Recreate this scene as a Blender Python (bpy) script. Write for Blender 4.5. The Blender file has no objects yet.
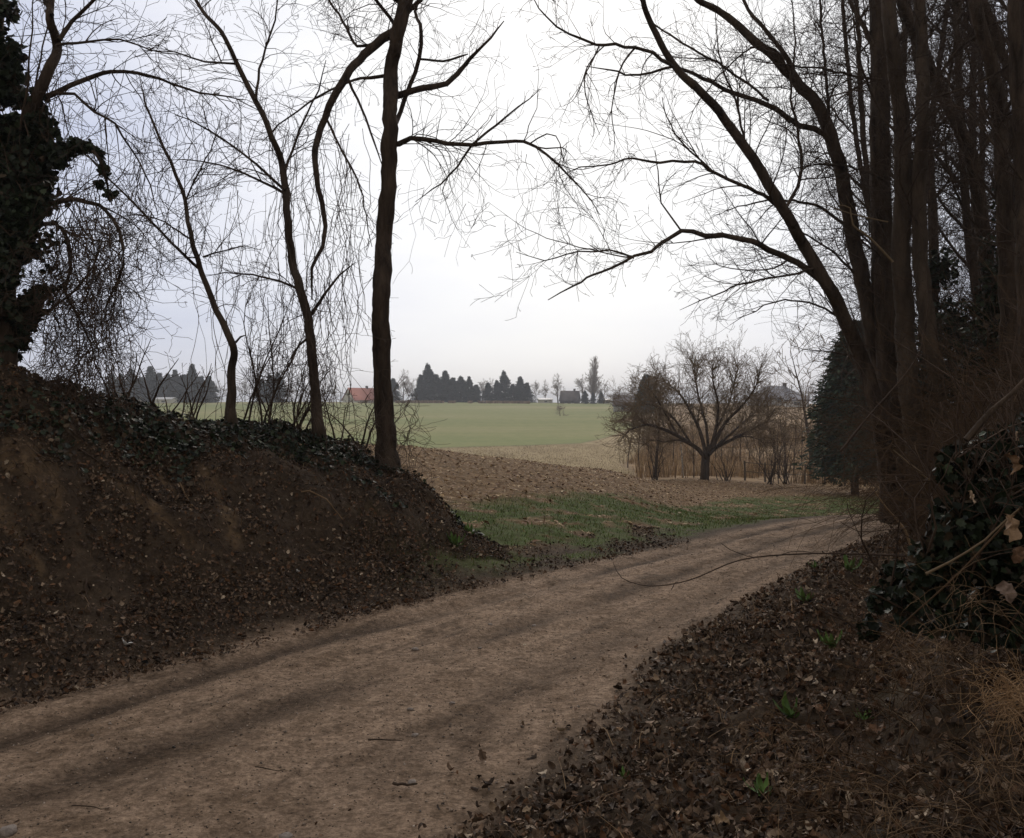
import bpy, math, random
import numpy as np
from mathutils import Vector

random.seed(7)
RNG = np.random.default_rng(11)
S = bpy.context.scene
COL = S.collection
rad = math.radians
F, CX, HY, EYE = 924.0, 512.0, 405.0, 1.6

# ------------------------------------------------------------------ camera
cd = bpy.data.cameras.new('camera'); cam = bpy.data.objects.new('camera', cd); COL.objects.link(cam)
cam.location = (0, 0, EYE); cam.rotation_euler = (rad(90), 0, 0)
cd.sensor_width = 36; cd.lens = F / 1024 * 36; cd.shift_y = -14 / 1024
cd.clip_start = 0.05; cd.clip_end = 8000
S.camera = cam

# ------------------------------------------------------------------ sky
SUN_EL, SUN_AZ = 30.0, 5.0         # azimuth measured from +Y towards +X
W = bpy.data.worlds.new('World'); S.world = W; W.use_nodes = True
nt = W.node_tree; nt.nodes.clear(); N = nt.nodes.new; L = nt.links.new
out = N('ShaderNodeOutputWorld')
sky = N('ShaderNodeTexSky'); sky.sky_type = 'NISHITA'; sky.sun_disc = False
sky.sun_elevation = rad(SUN_EL); sky.sun_rotation = rad(SUN_AZ)
b1 = N('ShaderNodeBackground'); b1.inputs[1].default_value = 0.08; L(sky.outputs[0], b1.inputs[0])
geo = N('ShaderNodeTexCoord')
def vmath(op, a, b=None):
    n = N('ShaderNodeVectorMath'); n.operation = op
    L(a, n.inputs[0])
    if b is not None:
        if isinstance(b, tuple): n.inputs[1].default_value = b
        else: L(b, n.inputs[1])
    return n
def m_(op, a, b=None, c=None):
    n = N('ShaderNodeMath'); n.operation = op
    for i, v in enumerate((a, b, c)):
        if v is None: continue
        if isinstance(v, (int, float)): n.inputs[i].default_value = v
        else: L(v, n.inputs[i])
    return n.outputs[0]
dirn = vmath('NORMALIZE', geo.outputs['Generated'])
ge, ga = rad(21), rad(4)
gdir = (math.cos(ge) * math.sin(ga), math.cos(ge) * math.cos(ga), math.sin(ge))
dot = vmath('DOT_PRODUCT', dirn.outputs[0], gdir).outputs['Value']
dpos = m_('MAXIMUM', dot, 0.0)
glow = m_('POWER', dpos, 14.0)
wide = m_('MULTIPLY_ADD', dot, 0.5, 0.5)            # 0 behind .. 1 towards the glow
sep = N('ShaderNodeSeparateXYZ'); L(dirn.outputs[0], sep.inputs[0])
mp = N('ShaderNodeMapping'); L(dirn.outputs[0], mp.inputs[0]); mp.inputs['Scale'].default_value = (1.0, 1.0, 4.5); mp.inputs['Rotation'].default_value = (0.1, 0.12, 0.3)
nz = N('ShaderNodeTexNoise'); L(mp.outputs[0], nz.inputs['Vector']); nz.inputs['Scale'].default_value = 2.6; nz.inputs['Detail'].default_value = 6; nz.inputs['Roughness'].default_value = 0.55
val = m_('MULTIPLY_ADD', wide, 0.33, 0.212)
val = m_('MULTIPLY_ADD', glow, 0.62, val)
nn = m_('SUBTRACT', nz.outputs[0], 0.5)
val = m_('ADD', val, m_('MULTIPLY', nn, 0.40))
hzf = m_('MAXIMUM', m_('SUBTRACT', 1.0, m_('MULTIPLY', m_('ABSOLUTE', sep.outputs[2]), 7.0)), 0.0)
val = m_('MULTIPLY_ADD', hzf, 0.10, val)
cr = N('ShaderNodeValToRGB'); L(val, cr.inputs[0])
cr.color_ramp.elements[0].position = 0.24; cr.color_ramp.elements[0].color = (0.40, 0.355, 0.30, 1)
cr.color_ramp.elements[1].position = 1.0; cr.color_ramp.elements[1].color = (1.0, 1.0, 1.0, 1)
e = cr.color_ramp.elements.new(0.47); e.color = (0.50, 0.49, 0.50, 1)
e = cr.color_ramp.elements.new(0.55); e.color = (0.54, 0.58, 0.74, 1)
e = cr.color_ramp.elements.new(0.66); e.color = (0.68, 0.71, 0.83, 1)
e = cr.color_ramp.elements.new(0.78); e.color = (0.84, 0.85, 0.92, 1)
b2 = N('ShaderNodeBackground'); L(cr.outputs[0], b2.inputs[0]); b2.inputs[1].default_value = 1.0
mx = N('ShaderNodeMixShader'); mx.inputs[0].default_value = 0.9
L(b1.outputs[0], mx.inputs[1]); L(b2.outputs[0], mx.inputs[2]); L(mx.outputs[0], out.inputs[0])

# ------------------------------------------------------------------ sun
sd = bpy.data.lights.new('sun', 'SUN'); sd.energy = 1.3; sd.angle = rad(30); sd.color = (1.0, 0.91, 0.80)
sun = bpy.data.objects.new('sun', sd); COL.objects.link(sun)
sdir = Vector((math.cos(rad(SUN_EL)) * math.sin(rad(SUN_AZ)), math.cos(rad(SUN_EL)) * math.cos(rad(SUN_AZ)), math.sin(rad(SUN_EL))))
sun.rotation_euler = sdir.to_track_quat('Z', 'Y').to_euler()
S.view_settings.view_transform = 'Standard'; S.view_settings.look = 'None'
S.view_settings.exposure = 0.14; S.view_settings.gamma = 1.0
try: S.view_settings.use_curve_mapping = False
except Exception: pass
S.cycles.use_denoising = True
S.cycles.max_bounces = 5; S.cycles.diffuse_bounces = 3; S.cycles.volume_bounces = 0

# ================================================================== helpers
def P(px, py, D):
    return (((px - CX) / F) * D, D, EYE - (py - HY) / F * D)

def mat(name, color=(0.2, 0.2, 0.2), rough=0.9, noise=None, color2=None, bump=0.0, bscale=20, spec=0.25, attr=None, stretch=None, detail=8, subsurf=0):
    m = bpy.data.materials.new(name); m.use_nodes = True
    t = m.node_tree; b = t.nodes['Principled BSDF']
    b.inputs['Roughness'].default_value = rough; b.inputs['Specular IOR Level'].default_value = spec
    b.inputs['Base Color'].default_value = (*color, 1)
    co = t.nodes.new('ShaderNodeTexCoord'); src = co.outputs['Object']
    if stretch:
        mpn = t.nodes.new('ShaderNodeMapping'); mpn.inputs['Scale'].default_value = stretch
        t.links.new(src, mpn.inputs[0]); src = mpn.outputs[0]
    colout = None
    if attr:
        a = t.nodes.new('ShaderNodeAttribute'); a.attribute_name = attr; colout = a.outputs['Color']
    if noise:
        n = t.nodes.new('ShaderNodeTexNoise'); n.inputs['Scale'].default_value = noise; n.inputs['Detail'].default_value = detail
        n.inputs['Roughness'].default_value = 0.65
        t.links.new(src, n.inputs['Vector'])
        r = t.nodes.new('ShaderNodeValToRGB'); r.color_ramp.elements[0].position = 0.32; r.color_ramp.elements[1].position = 0.68
        t.links.new(n.outputs[0], r.inputs[0])
        if colout is not None:
            r.color_ramp.elements[0].color = (0.6, 0.6, 0.6, 1); r.color_ramp.elements[1].color = (1.25, 1.25, 1.25, 1)
            mm = t.nodes.new('ShaderNodeMix'); mm.data_type = 'RGBA'; mm.blend_type = 'MULTIPLY'; mm.inputs[0].default_value = 1
            t.links.new(colout, mm.inputs[6]); t.links.new(r.outputs[0], mm.inputs[7]); colout = mm.outputs[2]
        else:
            r.color_ramp.elements[0].color = (*color, 1); r.color_ramp.elements[1].color = (*(color2 or color), 1)
            colout = r.outputs[0]
    if colout is not None: t.links.new(colout, b.inputs['Base Color'])
    if bump:
        n2 = t.nodes.new('ShaderNodeTexNoise'); n2.inputs['Scale'].default_value = bscale; n2.inputs['Detail'].default_value = 6
        t.links.new(src, n2.inputs['Vector'])
        bp = t.nodes.new('ShaderNodeBump'); bp.inputs['Strength'].default_value = bump; bp.inputs['Distance'].default_value = 0.045
        t.links.new(n2.outputs[0], bp.inputs['Height']); t.links.new(bp.outputs[0], b.inputs['Normal'])
    return m

M = {}
M['bark_dark'] = mat('bark_dark', (0.0250, 0.0179, 0.0133), 0.95, 9, (0.1111, 0.0795, 0.0573), 0.9, 26, 0.15, stretch=(1, 1, 0.22))
M['bark_grey'] = mat('bark_grey', (0.0473, 0.0353, 0.0263), 0.95, 7, (0.1147, 0.0848, 0.0615), 0.8, 24, 0.15, stretch=(1, 1, 0.25))
M['bark_far'] = mat('bark_far', (0.054, 0.038, 0.028), 0.95, 3, (0.108, 0.079, 0.058), 0, 10, 0.1)
M['twig'] = mat('twig', (0.041, 0.028, 0.021), 0.9, 4, (0.090, 0.063, 0.047), 0, 10, 0.15)
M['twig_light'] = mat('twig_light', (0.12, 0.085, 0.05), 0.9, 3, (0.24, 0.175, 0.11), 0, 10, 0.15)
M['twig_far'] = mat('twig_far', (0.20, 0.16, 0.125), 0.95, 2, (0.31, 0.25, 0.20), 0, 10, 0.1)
M['vine'] = mat('vine', (0.050, 0.033, 0.024), 0.9, 6, (0.117, 0.080, 0.058), 0, 10, 0.15)
M['bramble'] = mat('bramble', (0.0585, 0.0342, 0.0198), 0.9, 3, (0.1350, 0.0855, 0.0495), 0, 10, 0.15)
M['dry'] = mat('dry', (0.10, 0.062, 0.034), 0.9, 9, (0.28, 0.185, 0.105), 0, 10, 0.2)
M['dry_bright'] = mat('dry_bright', (0.17, 0.10, 0.05), 0.9, 12, (0.45, 0.29, 0.155), 0, 10, 0.2)
M['birch'] = mat('birch', (0.132, 0.107, 0.080), 0.9, 5, (0.6, 0.58, 0.55), 0.3, 20, 0.2, stretch=(1, 1, 3))
M['leaf'] = mat('leaf', attr='col', rough=0.75, noise=60, bump=0.25, bscale=90, spec=0.3)
M['ivy'] = mat('ivy', attr='col', rough=0.55, noise=25, bump=0.15, bscale=60, spec=0.3)
M['needles'] = mat('needles', attr='col', rough=0.8, spec=0.15)
M['blade'] = mat('blade', attr='col', rough=0.7, spec=0.2)
M['stone'] = mat('stone', (0.16, 0.13, 0.11), 0.85, 12, (0.36, 0.31, 0.27), 0.4, 40, 0.3)
M['wood_grey'] = mat('wood_grey', (0.08, 0.065, 0.05), 0.9, 8, (0.17, 0.14, 0.11), 0.3, 20, 0.2)
M['plaster'] = mat('plaster', (0.68, 0.66, 0.60), 0.9, 2, (0.8, 0.78, 0.72), 0.1, 8, 0.2)
M['plaster_grey'] = mat('plaster_grey', (0.40, 0.40, 0.40), 0.9, 2, (0.52, 0.52, 0.52), 0.1, 8, 0.2)
M['roof_red'] = mat('roof_red', (0.30, 0.10, 0.07), 0.85, 2.5, (0.42, 0.16, 0.11), 0.5, 6, 0.2)
M['roof_grey'] = mat('roof_grey', (0.10, 0.10, 0.12), 0.8, 2, (0.17, 0.17, 0.20), 0.5, 6, 0.2)
M['roof_dark'] = mat('roof_dark', (0.05, 0.04, 0.04), 0.85, 2, (0.10, 0.08, 0.075), 0.5, 6, 0.2)
M['glass'] = mat('glass', (0.03, 0.035, 0.04), 0.15, spec=0.5)
M['white_paint'] = mat('white_paint', (0.72, 0.73, 0.74), 0.6, 3, (0.8, 0.8, 0.8))
M['paper'] = mat('paper', (0.75, 0.75, 0.72), 0.7, 20, (0.85, 0.84, 0.82), 0.2, 40)
M['orange'] = mat('orange', (0.6, 0.22, 0.06), 0.7, 20, (0.75, 0.32, 0.12))

def mesh_np(name, V, faces_tri=None, faces_quad=None, smooth=False, col=None, attrs=None):
    me = bpy.data.meshes.new(name)
    V = np.asarray(V, dtype=np.float32)
    me.vertices.add(len(V)); me.vertices.foreach_set('co', V.ravel())
    loops = []; starts = []; n = 0
    if faces_quad is not None and len(faces_quad):
        q = np.asarray(faces_quad, dtype=np.int32); loops.append(q.ravel()); starts.append(np.arange(len(q)) * 4); n = len(q) * 4
    if faces_tri is not None and len(faces_tri):
        t = np.asarray(faces_tri, dtype=np.int32); loops.append(t.ravel()); starts.append(n + np.arange(len(t)) * 3)
    loops = np.concatenate(loops).astype(np.int32); starts = np.concatenate(starts).astype(np.int32)
    me.loops.add(len(loops)); me.loops.foreach_set('vertex_index', loops)
    me.polygons.add(len(starts)); me.polygons.foreach_set('loop_start', starts)
    me.update(calc_edges=True)
    if smooth: me.polygons.foreach_set('use_smooth', np.ones(len(starts), dtype=bool))
    if col is not None:
        a = me.color_attributes.new('col', 'FLOAT_COLOR', 'POINT')
        c = np.ones((len(V), 4), dtype=np.float32); c[:, :3] = col; a.data.foreach_set('color', c.ravel())
    for k, v in (attrs or {}).items():
        a = me.attributes.new(k, 'FLOAT', 'POINT'); a.data.foreach_set('value', np.asarray(v, dtype=np.float32))
    return me

def link(name, me, material, parent=None):
    o = bpy.data.objects.new(name, me); COL.objects.link(o)
    if material is not None and not me.materials: me.materials.append(material)
    if parent is not None:
        o.parent = parent
        o.matrix_parent_inverse.identity()
    return o
def tag(o, label, cat=None, group=None, kind=None):
    o['label'] = label
    if cat: o['category'] = cat
    if group: o['group'] = group
    if kind: o['kind'] = kind
    return o
def thing(name, label, cat, loc=(0, 0, 0), group=None):
    o = bpy.data.objects.new(name, None); COL.objects.link(o); o.location = loc; o.empty_display_size = 0.2
    return tag(o, label, cat, group)

class Tubes:
    """collects polylines with a radius per point; builds ONE mesh; points are world, shifted by origin"""
    def __init__(s, sides=4, rough=0.0): s.p = []; s.r = []; s.n = []; s.sides = sides; s.rough = rough
    def add(s, pts, rads):
        if len(pts) < 2: return
        s.p.extend(pts); s.r.extend(rads); s.n.append(len(pts))
    def mesh(s, name, origin=(0, 0, 0)):
        Pn = np.array(s.p, dtype=np.float64) - np.array(origin); R = np.array(s.r); n = np.array(s.n)
        ends = np.cumsum(n); starts = ends - n
        T = np.zeros_like(Pn); T[1:-1] = Pn[2:] - Pn[:-2]
        T[starts] = Pn[starts + 1] - Pn[starts]; T[ends - 1] = Pn[ends - 1] - Pn[ends - 2]
        T /= np.maximum(np.linalg.norm(T, axis=1, keepdims=True), 1e-9)
        pid = np.repeat(np.arange(len(n)), n)
        mean = Pn[ends - 1] - Pn[starts]; mean /= np.maximum(np.linalg.norm(mean, axis=1, keepdims=True), 1e-9)
        ref = np.where(np.abs(mean[:, 2:3]) > 0.7, np.array([[1.0, 0.13, 0]]), np.array([[0.1, 0.05, 1.0]]))[pid]
        A = np.cross(T, ref); A /= np.maximum(np.linalg.norm(A, axis=1, keepdims=True), 1e-9)
        B = np.cross(T, A)
        k = s.sides; ang = np.arange(k) * 2 * math.pi / k
        rr = R[:, None] * np.ones((1, k))
        if s.rough:
            rg_ = RNG.random((len(n), k)) - .5
            rr = rr * (1 + s.rough * (RNG.random(rr.shape) - 0.5) * 1.3 + s.rough * 1.6 * rg_[pid])
        V = Pn[:, None, :] + rr[:, :, None] * (np.cos(ang)[None, :, None] * A[:, None, :] + np.sin(ang)[None, :, None] * B[:, None, :])
        V = V.reshape(-1, 3)
        idx = np.ones(len(Pn), bool); idx[ends - 1] = False; i = np.nonzero(idx)[0]
        j = np.arange(k); j2 = (j + 1) % k
        a = (i[:, None] * k + j); b = (i[:, None] * k + j2); c = ((i[:, None] + 1) * k + j2); d = ((i[:, None] + 1) * k + j)
        Q = np.stack([a, b, c, d], axis=-1).reshape(-1, 4)
        return mesh_np(name, V, None, Q, smooth=True)

def norm3(v):
    l = math.sqrt(v[0] ** 2 + v[1] ** 2 + v[2] ** 2) or 1e-9
    return (v[0] / l, v[1] / l, v[2] / l)
G = random.gauss
def twig(T, p, d, L, r, lv, prm, tip=0.0019):
    """recursive twig: prm = dict(up, wig, dens, ang, ratio)"""
    seg = prm.get('seg', 0.10) * (1 if lv > 0 else 0.72)
    n = max(4, min(15, int(L / seg)))
    sl = L / n; pts = [p]; rs = [r]
    up = prm['up']; wig = prm['wig']
    cx, cy, cz = p; dx, dy, dz = d; cv = wig * .8; ax, ay, az = G(0, cv), G(0, cv), G(0, cv); wig = wig * .75
    kids = []
    for i in range(n):
        dx += G(ax, wig); dy += G(ay, wig); dz += G(az, wig) + up * (0.4 + i / n)
        dx, dy, dz = norm3((dx, dy, dz))
        cx += dx * sl; cy += dy * sl; cz += dz * sl
        pts.append((cx, cy, cz)); rs.append(max(tip, r * (1 - 0.85 * (i + 1) / n)))
        if lv > 0: kids.append(((cx, cy, cz), (dx, dy, dz), rs[-1], (i + 1) / n))
    T.add(pts, rs)
    if lv > 0:
        m = max(1, int(L * prm['dens'] + random.random()))
        for _ in range(m):
            q, dd, rr, f = random.choice(kids[max(0, int(n * 0.12)):])
            nd = side(dd, prm['ang'])
            twig(T, q, nd, L * prm['ratio'] * random.uniform(0.5, 1.25) * (1.15 - 0.6 * f), max(tip, rr * 0.62), lv - 1, prm, tip)
def side(d, ang, flat=1.0):
    a = rad(ang) * random.uniform(0.6, 1.35)
    v = norm3((G(0, 1), G(0, flat), G(0, 1)))
    c = v[0] * d[0] + v[1] * d[1] + v[2] * d[2]
    v = norm3((v[0] - c * d[0], v[1] - c * d[1], v[2] - c * d[2]))
    return norm3(tuple(d[i] * math.cos(a) + v[i] * math.sin(a) for i in range(3)))
def resample(pts, rs, step):
    """Catmull-Rom through pts"""
    P_ = [np.array(p, float) for p in pts]; P_ = [2 * P_[0] - P_[1]] + P_ + [2 * P_[-1] - P_[-2]]
    o, ro = [], []
    for i in range(1, len(P_) - 2):
        a, b, c, d = P_[i - 1:i + 3]; n = max(1, int(np.linalg.norm(c - b) / step))
        for k in range(n):
            t = k / n
            q = 0.5 * ((2 * b) + (-a + c) * t + (2 * a - 5 * b + 4 * c - d) * t * t + (-a + 3 * b - 3 * c + d) * t ** 3)
            o.append(tuple(q)); ro.append(rs[i - 1] * (1 - t) + rs[i] * t)
    o.append(tuple(P_[-2])); ro.append(rs[-1])
    return o, ro
def limb(pxs, D0, D1, r0, r1, step=0.12, wob=0.005):
    wob = min(wob, .007)
    """traced limb: picture points with its own depth range; radii in metres"""
    n = len(pxs); pts = []; rs = []
    ph = random.uniform(0, 6)
    for i, (a, b) in enumerate(pxs):
        f = i / (n - 1); D = D0 + (D1 - D0) * f + 0.12 * math.sin(ph + 2.3 * i)
        pts.append(P(a, b, D)); rs.append(r0 + (r1 - r0) * f)
    rs[-1] = min(rs[-1], .5 * rs[-1] + .001)
    pts, rs = resample(pts, rs, step)
    pts = [(p[0] + G(0, wob), p[1] + G(0, wob), p[2] + G(0, wob)) if 0 < i < len(pts) - 1 else p for i, p in enumerate(pts)]
    return pts, rs
def dress(T, pts, rs, per_m, Lr, lv, prm, start=0.1, r=0.006, ang=None, flat=1.0):
    """side twigs along a limb"""
    tot = sum(math.dist(pts[i], pts[i + 1]) for i in range(len(pts) - 1))
    for _ in range(int(per_m * tot)):
        i = random.randint(max(0, int(start * len(pts))), len(pts) - 2)
        a, b = pts[i], pts[i + 1]; d = norm3(tuple(b[k] - a[k] for k in range(3)))
        f = i / len(pts)
        twig(T, a, side(d, ang or prm['ang'], flat), (LL := random.uniform(*Lr) * (1.1 - 0.5 * f)), min(rs[i] * 0.75, max(r * .5, .0075 * LL) * random.uniform(.8, 1.3)), lv, prm)

# noise ------------------------------------------------------------
def _h(ix, iy, s):
    n = (ix * 374761393 + iy * 668265263 + s * 974634777) & 0xFFFFFFFF
    n = ((n ^ (n >> 13)) * 1274126177) & 0xFFFFFFFF
    return ((n ^ (n >> 16)) & 0xFFFF) / 65535.0
def vnoise(x, y, s=0):
    x = np.asarray(x, float); y = np.asarray(y, float)
    ix = np.floor(x).astype(np.int64); iy = np.floor(y).astype(np.int64); fx = x - ix; fy = y - iy
    fx = fx * fx * (3 - 2 * fx); fy = fy * fy * (3 - 2 * fy)
    a = _h(ix, iy, s); b = _h(ix + 1, iy, s); c = _h(ix, iy + 1, s); d = _h(ix + 1, iy + 1, s)
    return (a * (1 - fx) + b * fx) * (1 - fy) + (c * (1 - fx) + d * fx) * fy
def fbm(x, y, sc, o=4, s=0):
    v = 0; amp = 0.5; t = 0
    for k in range(o):
        v = v + amp * (vnoise(x / sc, y / sc, s + k) - 0.5); t += amp; amp *= 0.55; sc *= 0.48
    return v / t
def ss(a, b, x):
    t = np.clip((x - a) / (b - a), 0, 1); return t * t * (3 - 2 * t)

# ================================================================== terrain
tp = [(-9.5, -8), (-6.8, -3.2), (-4.0, 0.95), (-1.05, 5.15), (0.42, 7.25), (1.95, 9.35), (3.55, 11.7), (5.4, 14.4), (8.0, 17.5), (12, 21), (22, 27), (40, 36)]
tpts, _ = resample([(a, b, 0) for a, b in tp], [0] * len(tp), 0.7)
TP = np.array(tpts)[:, :2]; TL = np.concatenate([[0], np.cumsum(np.linalg.norm(np.diff(TP, axis=0), axis=1))])
def track(x, y):
    """signed distance to the centre line (+ right) and length along it"""
    best = np.full(x.shape, 1e9); sd_ = np.full(x.shape, 50.0); al = np.zeros(x.shape)
    for i in range(len(TP) - 1):
        a = TP[i]; d = TP[i + 1] - a; l2 = d @ d
        t = np.clip(((x - a[0]) * d[0] + (y - a[1]) * d[1]) / l2, 0, 1)
        qx = x - a[0] - t * d[0]; qy = y - a[1] - t * d[1]; r2 = qx * qx + qy * qy
        m = r2 < best; best = np.where(m, r2, best)
        sg = np.sign(d[1] * qx - d[0] * qy)
        sd_ = np.where(m, sg * np.sqrt(r2), sd_); al = np.where(m, TL[i] + t * math.sqrt(l2), al)
    return sd_, al
UPX = np.array([-300, 0, 200, 400, 500, 600, 700, 800, 900, 1100, 1500.])
TD = np.array([0, 6, 10, 14, 20, 28, 45, 70, 110, 180, 260, 350, 600, 3000.])
TZ = np.array([
 [.0, .0, .0, 0, 0, 0, 0, 0, 0, 0, 0],
 [.6, .5, .4, .1, 0, 0, 0, 0, 0, 0, 0],
 [.9, .9, .8, .3, .12, .05, 0, 0, 0, 0, 0],
 [.95, .95, .9, .40, .22, .02, -.22, -.25, -.2, 0, 0],
 [.9, .9, .85, .66, .37, -.04, -.72, -.9, -.9, -.5, -.3],
 [.6, .6, .5, .2, -.1, -.36, -1.2, -1.45, -1.5, -1, -.6],
 [-.6, -.6, -.7, -.95, -1.6, -2.1, -2.0, -2.3, -2.5, -2.5, -2],
 [-2., -2., -2.2, -2.3, -2.5, -3.0, -3.3, -3.3, -3.2, -3, -3],
 [-3, -3, -3.2, -3.5, -3.4, -3.4, -2.7, -2.5, -2.4, -2.5, -2],
 [-1.2, -1.2, -1.3, -1.5, -1.6, -1.5, .5, .7, .8, 1, 1],
 [.8, .8, .8, .6, .7, .6, 1.7, 1.8, 1.9, 2, 2],
 [2.7, 2.7, 2.75, 2.75, 2.7, 2.2, 2.0, 2.0, 2.2, 2.5, 2.5],
 [3.2, 3.2, 3.2, 3.1, 3.1, 2.8, 2.6, 2.4, 2.4, 2.4, 2.4],
 [3.4] * 11])
def hermite_rows(f, n):
    return f * f * (3 - 2 * f)
def base(x, y):
    D = np.maximum(y, 0.0); u = x / np.maximum(y, 6.0) * F + CX
    u = np.clip(u, UPX[0], UPX[-1]); D = np.clip(D, 0, 2999)
    i = np.clip(np.searchsorted(UPX, u) - 1, 0, len(UPX) - 2); j = np.clip(np.searchsorted(TD, D, side='right') - 1, 0, len(TD) - 2)
    fu = (u - UPX[i]) / (UPX[i + 1] - UPX[i]); fu = 0.5 * fu + 0.5 * fu * fu * (3 - 2 * fu)
    fd = (D - TD[j]) / (TD[j + 1] - TD[j])
    # monotone-ish cubic over depth
    def col(ii):
        z = TZ[:, ii] if np.isscalar(ii) else None
        z1 = TZ[j, ii]; z2 = TZ[j + 1, ii]; z0 = TZ[np.maximum(j - 1, 0), ii]; z3 = TZ[np.minimum(j + 2, len(TD) - 1), ii]
        d1 = TD[j + 1] - TD[j]; d0 = np.where(j > 0, TD[j] - TD[np.maximum(j - 1, 0)], d1); d2 = np.where(j + 2 < len(TD), TD[np.minimum(j + 2, len(TD) - 1)] - TD[j + 1], d1)
        s0 = (z1 - z0) / d0; s1 = (z2 - z1) / d1; s2 = (z3 - z2) / d2
        m1 = np.where(s0 * s1 > 0, 2 * s0 * s1 / (s0 + s1 + 1e-12), 0); m2 = np.where(s1 * s2 > 0, 2 * s1 * s2 / (s1 + s2 + 1e-12), 0)
        t = fd; return (2 * t**3 - 3 * t**2 + 1) * z1 + (t**3 - 2 * t**2 + t) * d1 * m1 + (-2 * t**3 + 3 * t**2) * z2 + (t**3 - t**2) * d1 * m2
    return col(i) * (1 - fu) + col(i + 1) * fu
HW = 1.25
SANDS = []
def fields(x, y):
    """height and all surface masks"""
    x = np.asarray(x, float); y = np.asarray(y, float)
    z = base(x, y); near = (y < 60) & (np.abs(x) < 60)
    sdist = np.full(x.shape, 50.0); al = np.zeros(x.shape)
    if near.any(): sdist[near], al[near] = track(x[near], y[near])
    sdist = np.where(sdist > 0, np.where(sdist < 49, np.where(sdist < np.interp(y, [0, 3.4, 4.6, 6, 8, 10], [1.8, 1.68, 1.5, 1.15, .95, .86]), sdist * 1.25 / np.interp(y, [0, 3.4, 4.6, 6, 8, 10], [1.8, 1.68, 1.5, 1.15, .95, .86]), sdist - np.interp(y, [0, 3.4, 4.6, 6, 8, 10], [1.8, 1.68, 1.5, 1.15, .95, .86]) + 1.25), sdist), sdist)
    hl = np.interp(y, [7, 10, 14], [1.25, .98, .92]); sdist = np.where((sdist < 0) & (sdist > -49), np.where(-sdist < hl, sdist * 1.25 / hl, sdist + hl - 1.25), sdist)
    sR = sdist - HW; sL = -sdist - HW
    tz = np.interp(y, [-20, 0, 9, 13, 16, 22, 30, 60], [0.1, 0, 0, -.14, -.32, -.9, -1.5, -2.8])
    out_ = np.maximum(np.abs(sdist) - HW, 0)
    w = (1 - ss(0.0, 1.6, out_)) * (y < 60)
    z = z * (1 - w) + tz * w
    edge = fbm(x, y, 0.9, 4, 5) * 0.55
    # left bank
    t = x * 0.62 + y * 0.79
    Hc = np.interp(t, [-12, -5, 0, 3.0, 3.45, 4.0, 4.62, 5.2, 5.72, 6.58, 6.92, 7.08, 7.22, 7.45, 7.8], [2.6, 2.5, 2.2, 1.90, 1.82, 1.62, 1.48, 1.41, 1.38, 1.27, 1.17, .95, .62, .33, .2])
    fa = 1 - ss(7.25, 7.85, t)
    sLn = sL + edge * 0.5
    p = np.interp(sLn, [0, .25, .7, 1.2, 1.7, 2.3, 2.7, 3.2, 5.2], [0, .05, .14, .36, .66, .93, 1.0, .96, 0]); 
    p = p * fa
    z = z * (1 - p) + Hc * p
    # right bank
    fr = ss(-2.0, 2.8, y) * 0.7 + 0.3
    fr = fr * (1 - 0.9 * ss(17, 45, y))
    rb = np.interp(sR + edge * 0.4, [0, .5, 1, 1.7, 2.5, 3.5, 5, 7, 12, 30], [0, .07, .2, .46, .92, 1.55, 2.3, 3.0, 4.3, 5.0]) * fr * (sdist > 0) * (sdist < 49)
    z = z + rb
    bank = np.clip(ss(.1, .9, sL) * fa * (1 - ss(5, 6.5, sL)), 0, 1)
    rbank = ss(0.0, .5, sR) * (sdist < 49) * (1 - ss(16, 30, y))
    onb = np.maximum(bank, rbank)
    z = z + onb * (fbm(x, y, 0.9, 4, 21) * 0.36 + fbm(x, y, 0.28, 3, 31) * 0.20)
    # masks
    tm = 1 - ss(-.12, .16, np.abs(sdist) - HW + edge * 0.45)
    tm = tm * (y < 60)
    dist = y
    field = (1 - bank) * (1 - tm) * (1 - rbank)
    brow = np.interp(x / np.maximum(y, 1) * F + CX, [0, 400, 500, 600, 700, 900], [24, 24, 25, 30, 40, 42])
    pale = ss(0, 3, y - brow - 6 - 3 * fbm(x, y, 12, 2, 3))
    endpale = np.interp(x / np.maximum(y, 1) * F + CX, [-500, 400, 520, 580, 640, 900], [108, 108, 112, 118, 150, 150]) 
    green = ss(-2, 2, y - endpale + 4 * fbm(x, y, 20, 2, 6))
    pxx = x / np.maximum(y, 1) * F + CX
    brown = ss(-12, 12, pxx - 640 - 60 * fbm(x, y, 25, 3, 8)) * ss(43, 46, y) 
    tuft = fbm(x, y, 1.1, 4, 44) 
    vl = np.interp(y, [8, 11, 13, 16, 24, 45], [2.1, 2.9, 3.2, 3.3, 3.6, 4.2]) + 7 * ss(650, 790, pxx) * ss(13, 22, y) * (y < 43)
    grass = field * (1 - ss(vl * 0.85, vl * 1.1 + .3, sL + tuft * 1.2)) * ss(.1, .55, sL + tuft * 1.1) * (y < 48)
    grass = grass * ss(7.6, 8.4, y) * ss(-.16, .06, fbm(x, y, 0.45, 4, 55) + .06) * ss(-.9, 0, (pxx - 395) / 60)
    stub = field * (1 - pale) * ss(.5, 1.4, sL)
    sand = np.zeros(x.shape)
    for (sx_, sy_, ang_, la, lb_) in SANDS:
        dx_ = x - sx_; dy_ = y - sy_; ca, sa = math.cos(ang_), math.sin(ang_); u_ = (dx_ * ca + dy_ * sa) / la; v_ = (-dx_ * sa + dy_ * ca) / lb_
        sand = np.maximum(sand, 1 - ss(.45, 1.15, np.sqrt(u_ * u_ + v_ * v_) + fbm(x, y, .16, 4, 17) * 2.0))
    sand = sand * (bank > .2) * .55
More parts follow.
